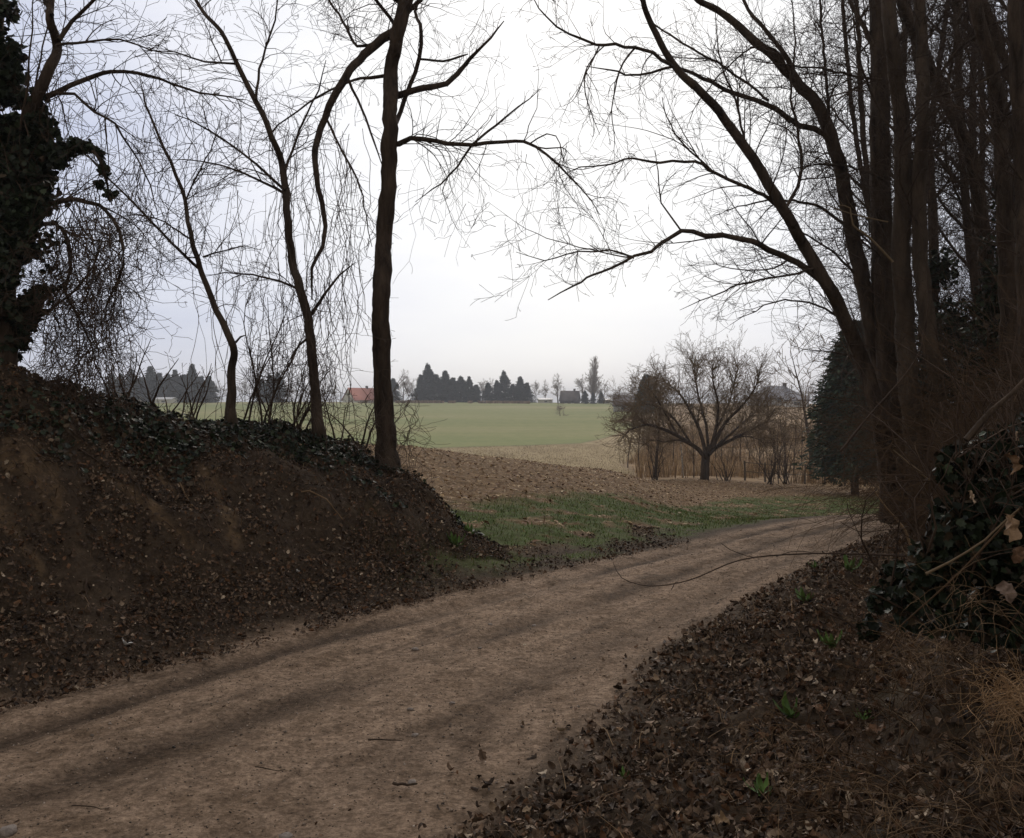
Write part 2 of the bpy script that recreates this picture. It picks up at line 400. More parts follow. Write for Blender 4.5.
    # detail heights
    z = z + stub * (fbm(x, y, 0.30, 3, 61) * 0.09) * (y < 60)
    acr = sdist
    wa = acr + 0.10 * np.sin(al * .9) * .6 + fbm(x, y, .8, 3, 77) * .22
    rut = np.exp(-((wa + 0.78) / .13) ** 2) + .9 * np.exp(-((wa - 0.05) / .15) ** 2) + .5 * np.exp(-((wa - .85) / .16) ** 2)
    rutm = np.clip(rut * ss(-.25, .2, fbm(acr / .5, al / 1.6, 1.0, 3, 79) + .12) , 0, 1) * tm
    z = z + tm * (-0.030 * rut + 0.02 * np.exp(-((wa + .45) / .1) ** 2) + 0.03 * np.exp(-(acr / .3) ** 2) + fbm(x, y, .5, 4, 71) * .035 + fbm(acr / .12, al / .9, 1.0, 3, 73) * .030 + fbm(x, y, .11, 3, 75) * .020)
    z = z + (y > 60) * fbm(x, y, 40, 2, 81) * 0.25
    return z, dict(track=tm, bank=onb, grass=grass, stub=stub, pale=pale * field * (1 - green) * (1 - brown), green=green * (1 - brown), brown=brown, acr=acr, al=al, sand=sand, rut=rutm)
def H(x, y):
    return float(fields(np.array([x]), np.array([y]))[0][0])

def axis(fine0, fine1, step, lo, hi, g=1.06, mx=60):
    a = list(np.arange(fine0, fine1, step)); s = step; v = fine1
    while v < hi: a.append(v); s = min(s * g, mx); v += s
    a.append(hi); s = step; v = fine0 - step; b = []
    while v > lo: b.append(v); s = min(s * g, mx); v -= s
    b.append(lo); return np.array(b[::-1] + a)
def hit(px, py):
    lo, hi = 2.0, 2.0
    for k in range(400):
        D_ = 2.0 + k * .05; p = P(px, py, D_)
        if H(p[0], p[1]) > p[2]: return p[0], p[1]
    return p[0], p[1]
SANDS_ = [(12, 452, 1.0, .22, .07), (32, 478, 1.0, .28, .08), (52, 495, 1.0, .2, .07), (8, 530, .3, .3, .07), (98, 440, 1.0, .22, .05), (216, 500, 1.15, .26, .065), (232, 522, 1.1, .22, .06), (204, 482, 1.2, .14, .05), (160, 480, .3, .12, .05), (150, 505, 0, .3, .05), (196, 430, 0, .2, .05)]
SANDS += [(*hit(a_, b_), -c_, d_, e_) for a_, b_, c_, d_, e_ in SANDS_]
XA = axis(-5.5, 7.5, 0.032, -1800, 1800, 1.05); YA = axis(2.2, 12.5, 0.032, -40, 2900, 1.025, 40)
GX, GY = np.meshgrid(XA, YA); gx = GX.ravel(); gy = GY.ravel()
gz, msk = fields(gx, gy)
print('terrain verts', len(gx))

# ground material ----------------------------------------------------
gm = bpy.data.materials.new('ground_surface'); gm.use_nodes = True
t = gm.node_tree; bs = t.nodes['Principled BSDF']; bs.inputs['Roughness'].default_value = 0.95; bs.inputs['Specular IOR Level'].default_value = 0.12
def A(n): a = t.nodes.new('ShaderNodeAttribute'); a.attribute_name = n; return a.outputs['Fac']
tc = t.nodes.new('ShaderNodeTexCoord').outputs['Object']
def nz_(sc, det=8, vec=None, ro=0.6):
    n = t.nodes.new('ShaderNodeTexNoise'); n.inputs['Scale'].default_value = sc; n.inputs['Detail'].default_value = det; n.inputs['Roughness'].default_value = ro
    t.links.new(vec or tc, n.inputs['Vector']); return n.outputs[0]
def ramp(fac, c):
    r = t.nodes.new('ShaderNodeValToRGB'); t.links.new(fac, r.inputs[0])
    while len(r.color_ramp.elements) < len(c): r.color_ramp.elements.new(0.5)
    for e_, (p_, cc) in zip(r.color_ramp.elements, c): e_.position = p_; e_.color = (*cc, 1)
    return r.outputs[0]
def mixc(f, a, b):
    n = t.nodes.new('ShaderNodeMix'); n.data_type = 'RGBA'
    if isinstance(f, float): n.inputs[0].default_value = f
    else: t.links.new(f, n.inputs[0])
    t.links.new(a, n.inputs[6]); t.links.new(b, n.inputs[7]); return n.outputs[2]
def tm_(op, a, b):
    n = t.nodes.new('ShaderNodeMath'); n.operation = op
    for i, v in enumerate((a, b)):
        if isinstance(v, (int, float)): n.inputs[i].default_value = v
        else: t.links.new(v, n.inputs[i])
    return n.outputs[0]
litter = ramp(nz_(14, 10, ro=0.75), [(.3, (.036, .026, .018)), (.5, (.078, .055, .037)), (.68, (.13, .094, .063)), (.8, (.19, .14, .10))])
sand = ramp(nz_(9, 8), [(.35, (0.176, 0.112, 0.060)), (.65, (0.297, 0.194, 0.104))])
sm = ramp(nz_(0.85, 5, ro=0.7), [(.60, (0, 0, 0)), (.68, (1, 1, 1))])
moss = ramp(nz_(30, 6), [(.4, (.045, .035, .014)), (.6, (.10, .075, .035))])
litter = mixc(tm_('MULTIPLY', sm, 0.5), litter, moss)
litter = mixc(tm_('MULTIPLY', A('sand'), ramp(nz_(11, 8, ro=0.8), [(.42, (.1, .1, .1)), (.56, (1, 1, 1))])), litter, sand)
# track: two coordinates along / across for long streaks
cv = t.nodes.new('ShaderNodeCombineXYZ'); t.links.new(tm_('MULTIPLY', A('acr'), 2.6), cv.inputs[0]); t.links.new(tm_('MULTIPLY', A('al'), 0.5), cv.inputs[1])
streak = nz_(1.6, 8, cv.outputs[0], 0.7)
tr1 = ramp(nz_(7, 12, ro=0.82), [(.34, (.165, .112, .074)), (.48, (.295, .208, .143)), (.62, (.41, .297, .21))])
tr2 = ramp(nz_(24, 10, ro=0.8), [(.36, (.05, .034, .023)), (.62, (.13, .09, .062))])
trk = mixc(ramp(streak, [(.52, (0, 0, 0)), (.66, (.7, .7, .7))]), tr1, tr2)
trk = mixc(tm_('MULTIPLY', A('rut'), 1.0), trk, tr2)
def mulc(a, b):
    n = t.nodes.new('ShaderNodeMix'); n.data_type = 'RGBA'; n.blend_type = 'MULTIPLY'; n.inputs[0].default_value = 1
    t.links.new(a, n.inputs[6]); t.links.new(b, n.inputs[7]); return n.outputs[2]
trk = mulc(trk, ramp(nz_(70, 3, ro=0.5), [(.34, (.78, .77, .76)), (.5, (1, 1, 1)), (.68, (1.2, 1.2, 1.2))]))
trk = mulc(trk, ramp(nz_(2.2, 6, ro=0.7), [(.36, (.74, .72, .69)), (.5, (1, 1, 1)), (.66, (1.16, 1.16, 1.16))]))
trk = mulc(trk, ramp(nz_(26, 5, ro=0.6), [(.36, (.66, .65, .64)), (.52, (1, 1, 1)), (.66, (1.22, 1.22, 1.22))]))
grit = ramp(nz_(55, 4, ro=0.6), [(.66, (0, 0, 0)), (.72, (1, 1, 1))])
trk = mixc(tm_('MULTIPLY', grit, 0.35), trk, ramp(nz_(40, 2), [(.4, (0.330, 0.242, 0.168)), (.6, (0.440, 0.339, 0.240))]))
dgr = ramp(nz_(38, 4, ro=0.6), [(.62, (0, 0, 0)), (.70, (1, 1, 1))])
trk = mixc(tm_('MULTIPLY', dgr, 0.45), trk, ramp(nz_(40, 2), [(.4, (0.055, 0.035, 0.022)), (.6, (0.077, 0.049, 0.032))]))
stub = ramp(nz_(7, 10, ro=0.8), [(.32, (0.077, 0.047, 0.024)), (.5, (0.176, 0.109, 0.054)), (.66, (0.319, 0.204, 0.104))])
grassc = ramp(nz_(10, 8, ro=0.7), [(.35, (.075, .07, .03)), (.6, (.085, .125, .03))])
cvp = t.nodes.new('ShaderNodeMapping'); cvp.inputs['Scale'].default_value = (1, 0.25, 1); cvp.inputs['Rotation'].default_value = (0, 0, 0.9); t.links.new(tc, cvp.inputs[0])
pale = ramp(nz_(0.45, 10, cvp.outputs[0], 0.7), [(.35, (.27, .20, .10)), (.65, (.40, .31, .17))])
gm1 = t.nodes.new('ShaderNodeMapping'); gm1.inputs['Scale'].default_value = (.35, 1.6, 1); gm1.inputs['Rotation'].default_value = (0, 0, .12); t.links.new(tc, gm1.inputs[0])
gr1 = ramp(nz_(0.016, 8, gm1.outputs[0], 0.6), [(.38, (.17, .21, .068)), (.52, (.25, .255, .10)), (.64, (.37, .31, .17))])
gr2 = ramp(nz_(0.6, 8, cvp.outputs[0], 0.7), [(.3, (.18, .21, .065)), (.7, (.30, .29, .12))])
green = mixc(0.4, gr1, gr2)
brn = ramp(nz_(0.35, 10, ro=0.75), [(.3, (.17, .105, .055)), (.55, (.30, .20, .105)), (.72, (.42, .30, .16))])
c = mixc(A('stub'), litter, stub); c = mixc(A('pale'), c, pale); c = mixc(A('green'), c, green); c = mixc(A('brown'), c, brn)
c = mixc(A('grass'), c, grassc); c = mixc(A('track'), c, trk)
t.links.new(c, bs.inputs['Base Color'])
bh = tm_('ADD', tm_('ADD', tm_('MULTIPLY', nz_(9, 10, ro=0.75), 1.0), tm_('MULTIPLY', nz_(45, 6, ro=0.7), 0.55)), tm_('MULTIPLY', streak, 0.8))
bp = t.nodes.new('ShaderNodeBump'); bp.inputs['Distance'].default_value = 0.05; bp.inputs['Strength'].default_value = 0.75
t.links.new(bh, bp.inputs['Height']); t.links.new(bp.outputs[0], bs.inputs['Normal'])

nx, ny = len(XA), len(YA)
ii = (np.arange(ny - 1)[:, None] * nx + np.arange(nx - 1)).ravel()
quads = np.stack([ii, ii + 1, ii + nx + 1, ii + nx], axis=1)
def qm(k): return msk[k][quads].mean(axis=1)
kind = np.zeros(len(quads), int)                      # 0 banks / soil
kind[qm('stub') > .5] = 2; kind[qm('pale') > .5] = 3; kind[qm('green') > .5] = 4; kind[qm('brown') > .5] = 5
kind[qm('track') > .5] = 1
allV = np.stack([gx, gy, gz], axis=1)
for k, (nm, lb) in enumerate([('ground', 'brown leaf strewn banks and soil beside the track'), ('dirt_track', 'rutted brown dirt track curving right between two banks'),
        ('stubble_field', 'brown harvested corn stubble field beside the track'), ('straw_field', 'pale tan field strip behind the stubble'),
        ('green_field', 'green winter crop field rising to the horizon'), ('reed_hillside', 'brown overgrown slope behind the orchard tree')]):
    q = quads[kind == k]
    if not len(q): continue
    u, inv = np.unique(q, return_inverse=True); q = inv.reshape(-1, 4)
    me = mesh_np(nm, allV[u], None, q, smooth=True, attrs={a: msk[a][u] for a in ('track', 'grass', 'stub', 'pale', 'green', 'brown', 'acr', 'al', 'sand', 'rut')})
    o = link(nm, me, gm); o['kind'] = 'structure'; o['label'] = lb

# ================================================================== scatter
def normals(x, y, e=0.05):
    z0 = fields(x, y)[0]; zx = fields(x + e, y)[0]; zy = fields(x, y + e)[0]
    n = np.stack([-(zx - z0) / e, -(zy - z0) / e, np.ones_like(z0)], axis=1)
    return z0, n / np.linalg.norm(n, axis=1, keepdims=True)
def rotmats(nrm, tilt, yaw=None):
    n = len(nrm); v = nrm + RNG.normal(0, 1, (n, 3)) * tilt; v /= np.linalg.norm(v, axis=1, keepdims=True)
    a = RNG.normal(0, 1, (n, 3)) if yaw is None else yaw
    a = a - (a * v).sum(1, keepdims=True) * v; a /= np.linalg.norm(a, axis=1, keepdims=True)
    return np.stack([np.cross(a, v), a, v], axis=2)      # columns x, y, z
def scatter(templates, pos, R, size, cols):
    """templates: list of (V, tris). one mesh from all"""
    which = RNG.integers(0, len(templates), len(pos)); Vs, Fs, Cs = [], [], []; off = 0
    for k, (tv, tf) in enumerate(templates):
        m = np.nonzero(which == k)[0]
        if not len(m): continue
        tv = np.array(tv, float); tf = np.array(tf)
        V = np.einsum('nij,kj->nki', R[m], tv) * size[m][:, None, None] + pos[m][:, None, :]
        Fk = tf[None] + (np.arange(len(m)) * len(tv))[:, None, None] + off
        Vs.append(V.reshape(-1, 3)); Fs.append(Fk.reshape(-1, 3)); Cs.append(np.repeat(cols[m], len(tv), axis=0)); off += len(m) * len(tv)
    return np.concatenate(Vs), np.concatenate(Fs), np.concatenate(Cs)
def leaf_template(curl, fold, lobes=0, w=.36, seed=0):
    r = random.Random(seed); rows = 6; V = []; Fc = []
    for i in range(rows):
        f = i / (rows - 1); y = f - .5
        ww = w * math.sin(math.pi * min(1, f * .9 + .06)) ** .75
        if lobes: ww *= (1.0 if i % 2 else .55) * r.uniform(.85, 1.25)
        zc = curl * (y * y * 2.2) + r.uniform(-.03, .03)
        for s_ in (-1, 0, 1):
            V.append((s_ * ww + r.uniform(-.02, .02), y, zc + fold * abs(s_) * ww * 1.6 + r.uniform(-.04, .04)))
    for i in range(rows - 1):
        for k in range(2):
            a = i * 3 + k; Fc += [(a, a + 1, a + 4), (a, a + 4, a + 3)]
    return V, Fc
def ivy_template(seed=0):
    r = random.Random(seed); out_ = [(-.0, -.5), (-.22, -.42), (-.46, -.2), (-.3, -.02), (-.34, .22), (-.12, .18), (0, .5), (.12, .18), (.34, .22), (.3, -.02), (.46, -.2), (.22, -.42)]
    V = [(0, -.1, -.06)] + [(a, b, r.uniform(-.05, .05) + .12 * abs(a)) for a, b in out_]
    return V, [(0, k + 1, (k + 1) % 12 + 1) for k in range(12)]
LT = [leaf_template(.5, .3, 0, .34, 1), leaf_template(-.55, .5, 0, .30, 2), leaf_template(.2, .9, 1, .42, 3), leaf_template(-.3, .15, 1, .46, 4), leaf_template(.9, .5, 0, .3, 5), leaf_template(.1, -.6, 1, .4, 6)]
SMALL = [([(0, -.5, 0), (-.32, 0, .12), (.32, 0, .10), (0, .5, .1), (0, 0, -.06)], [(0, 4, 1), (0, 2, 4), (1, 4, 3), (4, 2, 3)]),
         ([(0, -.5, .1), (-.26, -.1, -.1), (.34, .1, .16), (.05, .5, -.05), (0, 0, .1)], [(0, 4, 1), (0, 2, 4), (1, 4, 3), (4, 2, 3)])]
IT = [ivy_template(k) for k in range(4)]
def pal(n, cols, wts, jit=.25):
    cols = np.array(cols); w = np.array(wts, float); c = cols[RNG.choice(len(cols), n, p=w / w.sum())]
    return np.clip(c * (1 + RNG.normal(0, jit, (n, 1))), .004, .9)
LCOL = [(.050, .032, .021), (.105, .067, .042), (.175, .116, .075), (.27, .195, .13), (.44, .35, .25), (.14, .072, .036)]

def rand_pts(n, x0, x1, y0, y1): return RNG.uniform(x0, x1, n), RNG.uniform(y0, y1, n)
def ground_leaves(name, label, x, y, keep, size, tmpl, wts, lift=.012, tilt=.45, mt='leaf', cols=LCOL, jit=.25):
    x, y = x[keep], y[keep]; z, nn_ = normals(x, y)
    pos = np.stack([x, y, z], 1) + nn_ * (lift + RNG.random((len(x), 1)) * lift * 1.5)
    V, Fc, C = scatter(tmpl, pos, rotmats(nn_, tilt), size(len(x)), pal(len(x), cols, wts, jit))
    o = link(name, mesh_np(name, V, Fc, None, col=C), M[mt]); tag(o, label, kind='stuff'); return o
def view_ok(x, y, m=1.08): return (np.abs(x) < .56 * y * m + .6) & (y > 1.6)
# right-hand leaf litter
x, y = rand_pts(300000, -2.0, 8, 1.6, 15)
_, k = fields(x, y); dens = np.clip(5.5 / np.maximum(y, 3), .25, 1.4)
keep = (k['acr'] > 1.22 + RNG.random(len(x)) ** 2 * .5 - .35 * (RNG.random(len(x)) < .02)) & (k['acr'] < 5.5) & view_ok(x, y) & (RNG.random(len(x)) < dens * np.clip(.9 + 2.6 * fbm(x, y, .5, 4, 68), .2, 1.4) * np.where((k['acr'] > 2.5) & (y < 8), .45, 1))
ground_leaves('leaf_litter', 'curled brown and pale fallen leaves covering the bank right of the track', x, y, keep, lambda n: .014 + .042 * RNG.random(n) ** 1.7, LT, [4, 4, 3, 1.6, .4, 2.5], .009, .6)
def sLx(k): return -k['acr'] - HW
# left-hand leaf litter
x, y = rand_pts(480000, -8, 2.2, 2.6, 12.5)
_, k = fields(x, y)
apron = np.exp(-np.maximum(-k['acr'] - 1.2, 0) / 1.4)
keep = (k['acr'] < -1.03 - RNG.random(len(x)) ** 3 * .6) & (k['acr'] > -5) & view_ok(x, y) & ((k['bank'] > .2) | (RNG.random(len(x)) < np.where(y < 8.3, .75, .22) * (sLx(k) < 1.0))) & (RNG.random(len(x)) < (.55 + .4 * apron) * np.clip(.85 + 3.2 * fbm(x, y, .55, 4, 66), .12, 1.3)) & (RNG.random(len(x)) > k['sand'] * 1.2) & (k['grass'] < .5)
ground_leaves('leaf_litter', 'dark brown leaf litter on the foot of the left bank', x, y, keep, lambda n: .011 + .036 * RNG.random(n) ** 2.2, LT[:3] + SMALL, [5, 6, 2.5, .9, .25, 3], .012, .5)
# scattered leaves and grit on the track
x, y = rand_pts(26000, -5, 8, 2.8, 16)
_, k = fields(x, y); keep = (np.abs(k['acr']) < 1.3) & view_ok(x, y) & (RNG.random(len(x)) < .12 + .5 * (np.abs(k['acr']) / 1.3) ** 4)
ground_leaves('track_debris', 'small scraps of leaf and twig strewn over the dirt track', x, y, keep, lambda n: .006 + .026 * RNG.random(n) ** 2, SMALL, [3, 4, 4, 3, .8, 1], .001, .12)
# ivy on the left bank
x, y = rand_pts(190000, -8.5, 0, 3.5, 11)
_, k = fields(x, y); ivm = fbm(x, y, 1.0, 3, 91)
keep = (k['acr'] < -1.9 - 1.2 * np.clip(.5 - ivm * 2, 0, 1)) & (k['acr'] > -5.2) & (k['bank'] > .5) & view_ok(x, y) & (ivm + .14 * (-k['acr'] - 3.0) > -.04 + .3 * RNG.random(len(x))) & (k['sand'] < .3)
ICOL = [(.014, .021, .010), (.022, .033, .014), (.036, .050, .022), (.06, .042, .024)]
ground_leaves('ivy_ground_cover', 'dark green ivy leaves spreading over the top of the left bank', x, y, keep, lambda n: RNG.uniform(.025, .06, n), IT, [4, 4, 1.6, 2.5], .03, .6, 'ivy', ICOL)

def blades(name, label, x, y, keep, hgt, wid, lean, cols, wts, mt='blade', label_kind='stuff', jit=.25):
    x, y = x[keep], y[keep]; n = len(x); z, _n = normals(x, y)
    a = RNG.uniform(0, 6.283, n); h = RNG.uniform(*hgt, n); w = RNG.uniform(*wid, n); ln = RNG.normal(0, lean, (n, 2)) * h[:, None]
    bx, by = np.cos(a) * w, np.sin(a) * w
    V = np.zeros((n, 5, 3))
    V[:, 0] = np.stack([x - bx, y - by, z - .01], 1); V[:, 1] = np.stack([x + bx, y + by, z - .01], 1)
    V[:, 2] = np.stack([x - bx * .7 + ln[:, 0] * .35, y - by * .7 + ln[:, 1] * .35, z + h * .6], 1); V[:, 3] = np.stack([x + bx * .7 + ln[:, 0] * .35, y + by * .7 + ln[:, 1] * .35, z + h * .6], 1)
    V[:, 4] = np.stack([x + ln[:, 0], y + ln[:, 1], z + h * RNG.uniform(.75, 1, n)], 1)
    Fc = np.array([(0, 1, 3), (0, 3, 2), (2, 3, 4)])[None] + (np.arange(n) * 5)[:, None, None]
    C = np.repeat(pal(n, cols, wts, jit), 5, axis=0)
    o = link(name, mesh_np(name, V.reshape(-1, 3), Fc.reshape(-1, 3), None, col=C), M[mt])
    tag(o, label, kind=label_kind); return o
# fine dead stems matted into both banks
x, y = rand_pts(150000, -8, 8, 2.0, 13); _, k = fields(x, y); keep = (k['bank'] > .3) & view_ok(x, y) & (RNG.random(len(x)) < .4) & (fbm(x, y, .8, 3, 33) > -.15)
blades('dead_stems', 'fine matted dead stems and root fibres over both banks', x, y, keep, (.02, .12), (.001, .0028), 1.3, [(.06, .034, .018), (.13, .078, .04), (.26, .17, .09)], [4, 3, 1.2])
# verge grass
x, y = rand_pts(420000, -3, 20, 7, 46); yy = 8 + (y - 8) ** 1.0
_, k = fields(x, y); keep = (k['grass'] > .35) & view_ok(x, y) & (RNG.random(len(x)) < k['grass'] * np.clip(16 / y, .3, 1))
blades('grass', 'short green grass along the verge between track and stubble', x, y, keep, (.015, .06), (.0025, .005), .8, [(.085, .135, .022), (.14, .19, .035), (.24, .20, .08)], [4, 3, 1.5])
# corn stubble: pale stalk pieces on the brown field
x = RNG.uniform(-6, 24, 480000); y = 9 + 36 * RNG.random(480000) ** 1.2
_, k = fields(x, y); keep = (k['stub'] > .4) & view_ok(x, y) & (k['grass'] < .4) & (RNG.random(len(x)) < .3)
z, nn_ = normals(x[keep], y[keep]); n = keep.sum(); pos = np.stack([x[keep], y[keep], z], 1) + nn_ * .015
ST = 3 * [([(-.05, -.5, 0), (.05, -.5, .03), (.06, .5, .0), (-.04, .5, .05), (0, 0, .09)], [(0, 1, 4), (1, 2, 4), (2, 3, 4), (3, 0, 4)])] + [SMALL[0]]
V, Fc, C = scatter(ST, pos, rotmats(nn_, .28), RNG.uniform(.025, .10, n), pal(n, [(.19, .105, .055), (.30, .20, .105), (.44, .31, .17), (.62, .48, .30)], [4, 4, 2, .6]))
tag(link('corn_stubble', mesh_np('corn_stubble', V, Fc, None, col=C), M['blade']), 'broken pale corn stalks lying on the brown field', kind='stuff')
# pale field stalks, thin and upright
x = RNG.uniform(-30, 34, 60000); y = RNG.uniform(45, 115, 60000)
_, k = fields(x, y); keep = (k['pale'] > .5) & view_ok(x, y)
blades('straw_stubble', 'short tan straw stubble on the pale field strip', x, y, keep, (.04, .14), (.008, .016), .6, [(.20, .15, .08), (.31, .24, .14)], [1, 1])
# reeds on the slope behind the orchard tree
x = RNG.uniform(4, 75, 130000); y = 46.5 + 84 * RNG.random(130000) ** 1.2
_, k = fields(x, y); keep = (k['brown'] > .5) & view_ok(x, y) & (fbm(x, y, 4, 3, 12) > -.02)
blades('dry_reeds', 'tall dry orange brown reeds on the slope behind the orchard tree', x, y, keep, (.3, 1.5), (.008, .02), .2, [(.20, .13, .065), (.34, .23, .12), (.46, .33, .19)], [3, 3, 1.5])

# ================================================================== foreground trees
UPG = dict(up=.035, wig=.17, dens=7, ang=40, ratio=.5)
FINE = dict(up=.02, wig=.20, dens=6.5, ang=42, ratio=.5)
DROOP = dict(up=-.05, wig=.21, dens=5.5, ang=42, ratio=.55)
def make_tree(name, label, cat, base_pt, trunk, branches, twigspec, tmat='bark_dark', bmat='bark_dark', wmat='twig', group=None, sides=10):
    root = thing(name, label, cat, base_pt, group)
    tp_, tr_ = resample(trunk[0], trunk[1], .05); z0_ = tp_[0][2]; tr_ = [r_ * (1 + .55 * math.exp(-max(0, p_[2] - z0_ - .1) / .16)) for p_, r_ in zip(tp_, tr_)]
    T = Tubes(18, .08); T.add(tp_, tr_); link('trunk', T.mesh('trunk', base_pt), M[tmat], root)
    tw = Tubes(3)
    for (pts, rs), spec in zip(branches, twigspec):
        T = Tubes(7, .07); T.add(pts, rs); link('branch', T.mesh('branch', base_pt), M[bmat], root)
        if spec: dress(tw, pts, rs, **spec)
    return root, tw
def finish_twigs(root, tw, base_pt, wmat='twig'):
    link('twigs', tw.mesh('twigs', base_pt), M[wmat], root)
def spec(per=6, Lr=(.3, .9), lv=2, prm=FINE, **k): return dict(per_m=per, Lr=Lr, lv=lv, prm=prm, **k)

# --- main tree left of the gap
bp_ = P(388, 492, 10.1); bp_ = (bp_[0], bp_[1], bp_[2] - .1)
trunk = limb([(389, 512), (387, 478), (386, 440), (382, 370), (381, 300), (384, 233), (389, 172), (390, 118), (391, 72), (397, 36), (406, 0), (416, -50), (420, -120), (432, -200)], 9.85, 10.1, .19, .05, .10, .006)
tr = trunk[1]
hh = [p[2] for p in trunk[0]]
trunk = (trunk[0], [max(.05, .094 + .055 * math.exp(-max(0, (z - .85)) / .35) - .008 * max(0, z - 3)) * (1 + .05 * math.sin(z * 9)) for z in hh])
br = [
 limb([(398, 30), (383, 38), (365, 54), (343, 79), (325, 118), (315, 150), (316, 175), (325, 215), (323, 247), (311, 268), (312, 300)], 10.1, 9.2, .055, .012, wob=.014),
 limb([(393, 97), (422, 88), (447, 84), (465, 64), (474, 54), (490, 38), (504, 21)], 10.1, 9.7, .042, .008),
 limb([(395, 125), (400, 111), (415, 72), (422, 32), (415, 12), (424, -20), (430, -70)], 10.1, 10.6, .03, .012),
 limb([(390, 145), (399, 143), (411, 138), (436, 141), (472, 145), (515, 141), (536, 147), (558, 165), (581, 187), (600, 215)], 10.1, 9.2, .034, .005),
 limb([(472, 145), (497, 125), (518, 107), (540, 89)], 9.8, 10.0, .016, .005),
 limb([(472, 145), (450, 175), (432, 190), (415, 202)], 9.8, 9.9, .013, .004),
 limb([(390, 75), (372, 78), (354, 80), (318, 97), (279, 125), (262, 142)], 10.1, 10.8, .022, .005),
 limb([(401, 18), (380, 40), (357, 46), (343, 21), (329, 0), (316, -30), (300, -70)], 10.1, 11, .02, .01),
 limb([(418, 59), (443, 61), (458, 58), (468, 54)], 10.3, 9.8, .014, .012),
 limb([(327, 120), (343, 154), (357, 179), (366, 215), (372, 247)], 9.9, 9.6, .014, .005),
 limb([(348, 78), (362, 110), (374, 140), (382, 165)], 10, 9.8, .015, .008),
 limb([(400, 20), (430, -10), (470, -40), (520, -70)], 10.1, 9, .03, .008),
 limb([(404, 5), (370, -20), (320, -60), (280, -120)], 10.1, 9, .03, .008),
 limb([(398, 30), (380, 5), (350, -20), (290, -30), (240, -20), (200, 10)], 10.1, 9.3, .022, .006),
]
sp = [spec(7, (.35, .8), 1, DROOP), spec(10, (.3, .7), 2), spec(8, (.3, .8), 2), spec(11, (.5, 1.3), 1, DROOP), spec(7, (.2, .6), 1), spec(8, (.3, .9), 1, DROOP), spec(10, (.3, .9), 2, DROOP),
      spec(11, (.4, .9), 2), spec(7, (.2, .5), 1), spec(8, (.3, .7), 1, DROOP), spec(5, (.3, .6), 1), spec(11, (.4, 1.2), 2, DROOP), spec(11, (.4, 1.2), 2, DROOP), spec(11, (.4, 1.0), 2, DROOP)]
root, tw = make_tree('bare_tree', 'tall straight dark trunk at the end of the left bank with crooked side limbs', 'tree', bp_, trunk, br, sp)
dress(tw, trunk[0][:30], trunk[1][:30], 12, (.12, .3), 1, FINE, r=.004)
finish_twigs(root, tw, bp_)

# --- second sapling, leaning
bp_ = P(318, 440, 9.7)
trunk = limb([(319, 448), (318, 430), (314, 379), (308, 319), (300, 289), (293, 260), (288, 224), (286, 195), (282, 161), (272, 136), (254, 97), (236, 61), (221, 32), (200, 7), (185, -30), (170, -80)], 9.7, 9.0, .055, .011)
br = [limb([(311, 315), (324, 295), (340, 275), (356, 262)], 9.7, 9.4, .02, .006), limb([(286, 190), (280, 186), (243, 154), (200, 125), (175, 115)], 9.4, 8.8, .018, .005),
      limb([(304, 292), (279, 281), (235, 273), (205, 275)], 9.6, 9.9, .016, .004), limb([(287, 195), (262, 182), (230, 168), (200, 161), (170, 160)], 9.5, 10, .015, .004),
      limb([(285, 170), (300, 130), (318, 90), (326, 60)], 9.4, 9.2, .014, .005), limb([(256, 100), (262, 60), (275, 20), (280, -30)], 9.3, 9.6, .014, .006),
      limb([(238, 64), (205, 62), (175, 52), (140, 50)], 9.2, 8.7, .012, .004), limb([(312, 335), (300, 345), (285, 372), (270, 402)], 9.7, 9.2, .015, .005)]
sp = [spec(11, (.3, .8), 2), spec(11, (.4, 1.0), 2), spec(11, (.3, .8), 2), spec(11, (.3, .9), 2, DROOP), spec(10, (.3, .8), 2), spec(11, (.3, .9), 2), spec(11, (.3, .9), 2), spec(11, (.3, .6), 1)]
root, tw = make_tree('bare_tree', 'slender leaning trunk wrapped in hanging vines just left of the tall straight one', 'tree', bp_, trunk, br, sp, 'bark_grey')
dress(tw, *trunk, 6, (.4, 1.0), 2, FINE, start=.25)
finish_twigs(root, tw, bp_)
# --- first sapling
bp_ = P(231, 424, 9.5)
trunk = limb([(231, 432), (231, 418), (232, 367), (233, 346), (217, 310), (202, 272), (190, 233), (185, 200), (165, 150), (150, 115), (140, 80)], 9.5, 9.2, .047, .006)
br = [limb([(201, 270), (178, 249), (160, 231), (120, 190), (92, 160), (60, 140)], 9.4, 8.6, .017, .005), limb([(233, 345), (240, 338), (246, 335)], 9.5, 9.4, .014, .006),
      limb([(203, 257), (225, 250), (245, 246), (262, 250)], 9.5, 9.8, .01, .003), limb([(186, 200), (200, 170), (215, 140), (222, 110)], 9.4, 9.7, .01, .004), limb([(192, 240), (165, 222), (135, 215), (110, 220)], 9.4, 9.8, .01, .003)]
sp = [spec(11, (.3, .9), 2), None, spec(13, (.3, .7), 2), spec(13, (.3, .8), 2), spec(11, (.3, .7), 2)]
root, tw = make_tree('bare_tree', 'thin bare sapling with a kinked trunk forking left, on the bank crest', 'tree', bp_, trunk, br, sp, 'bark_grey')
dress(tw, *trunk, 7, (.35, .9), 2, FINE, start=.35)
finish_twigs(root, tw, bp_)

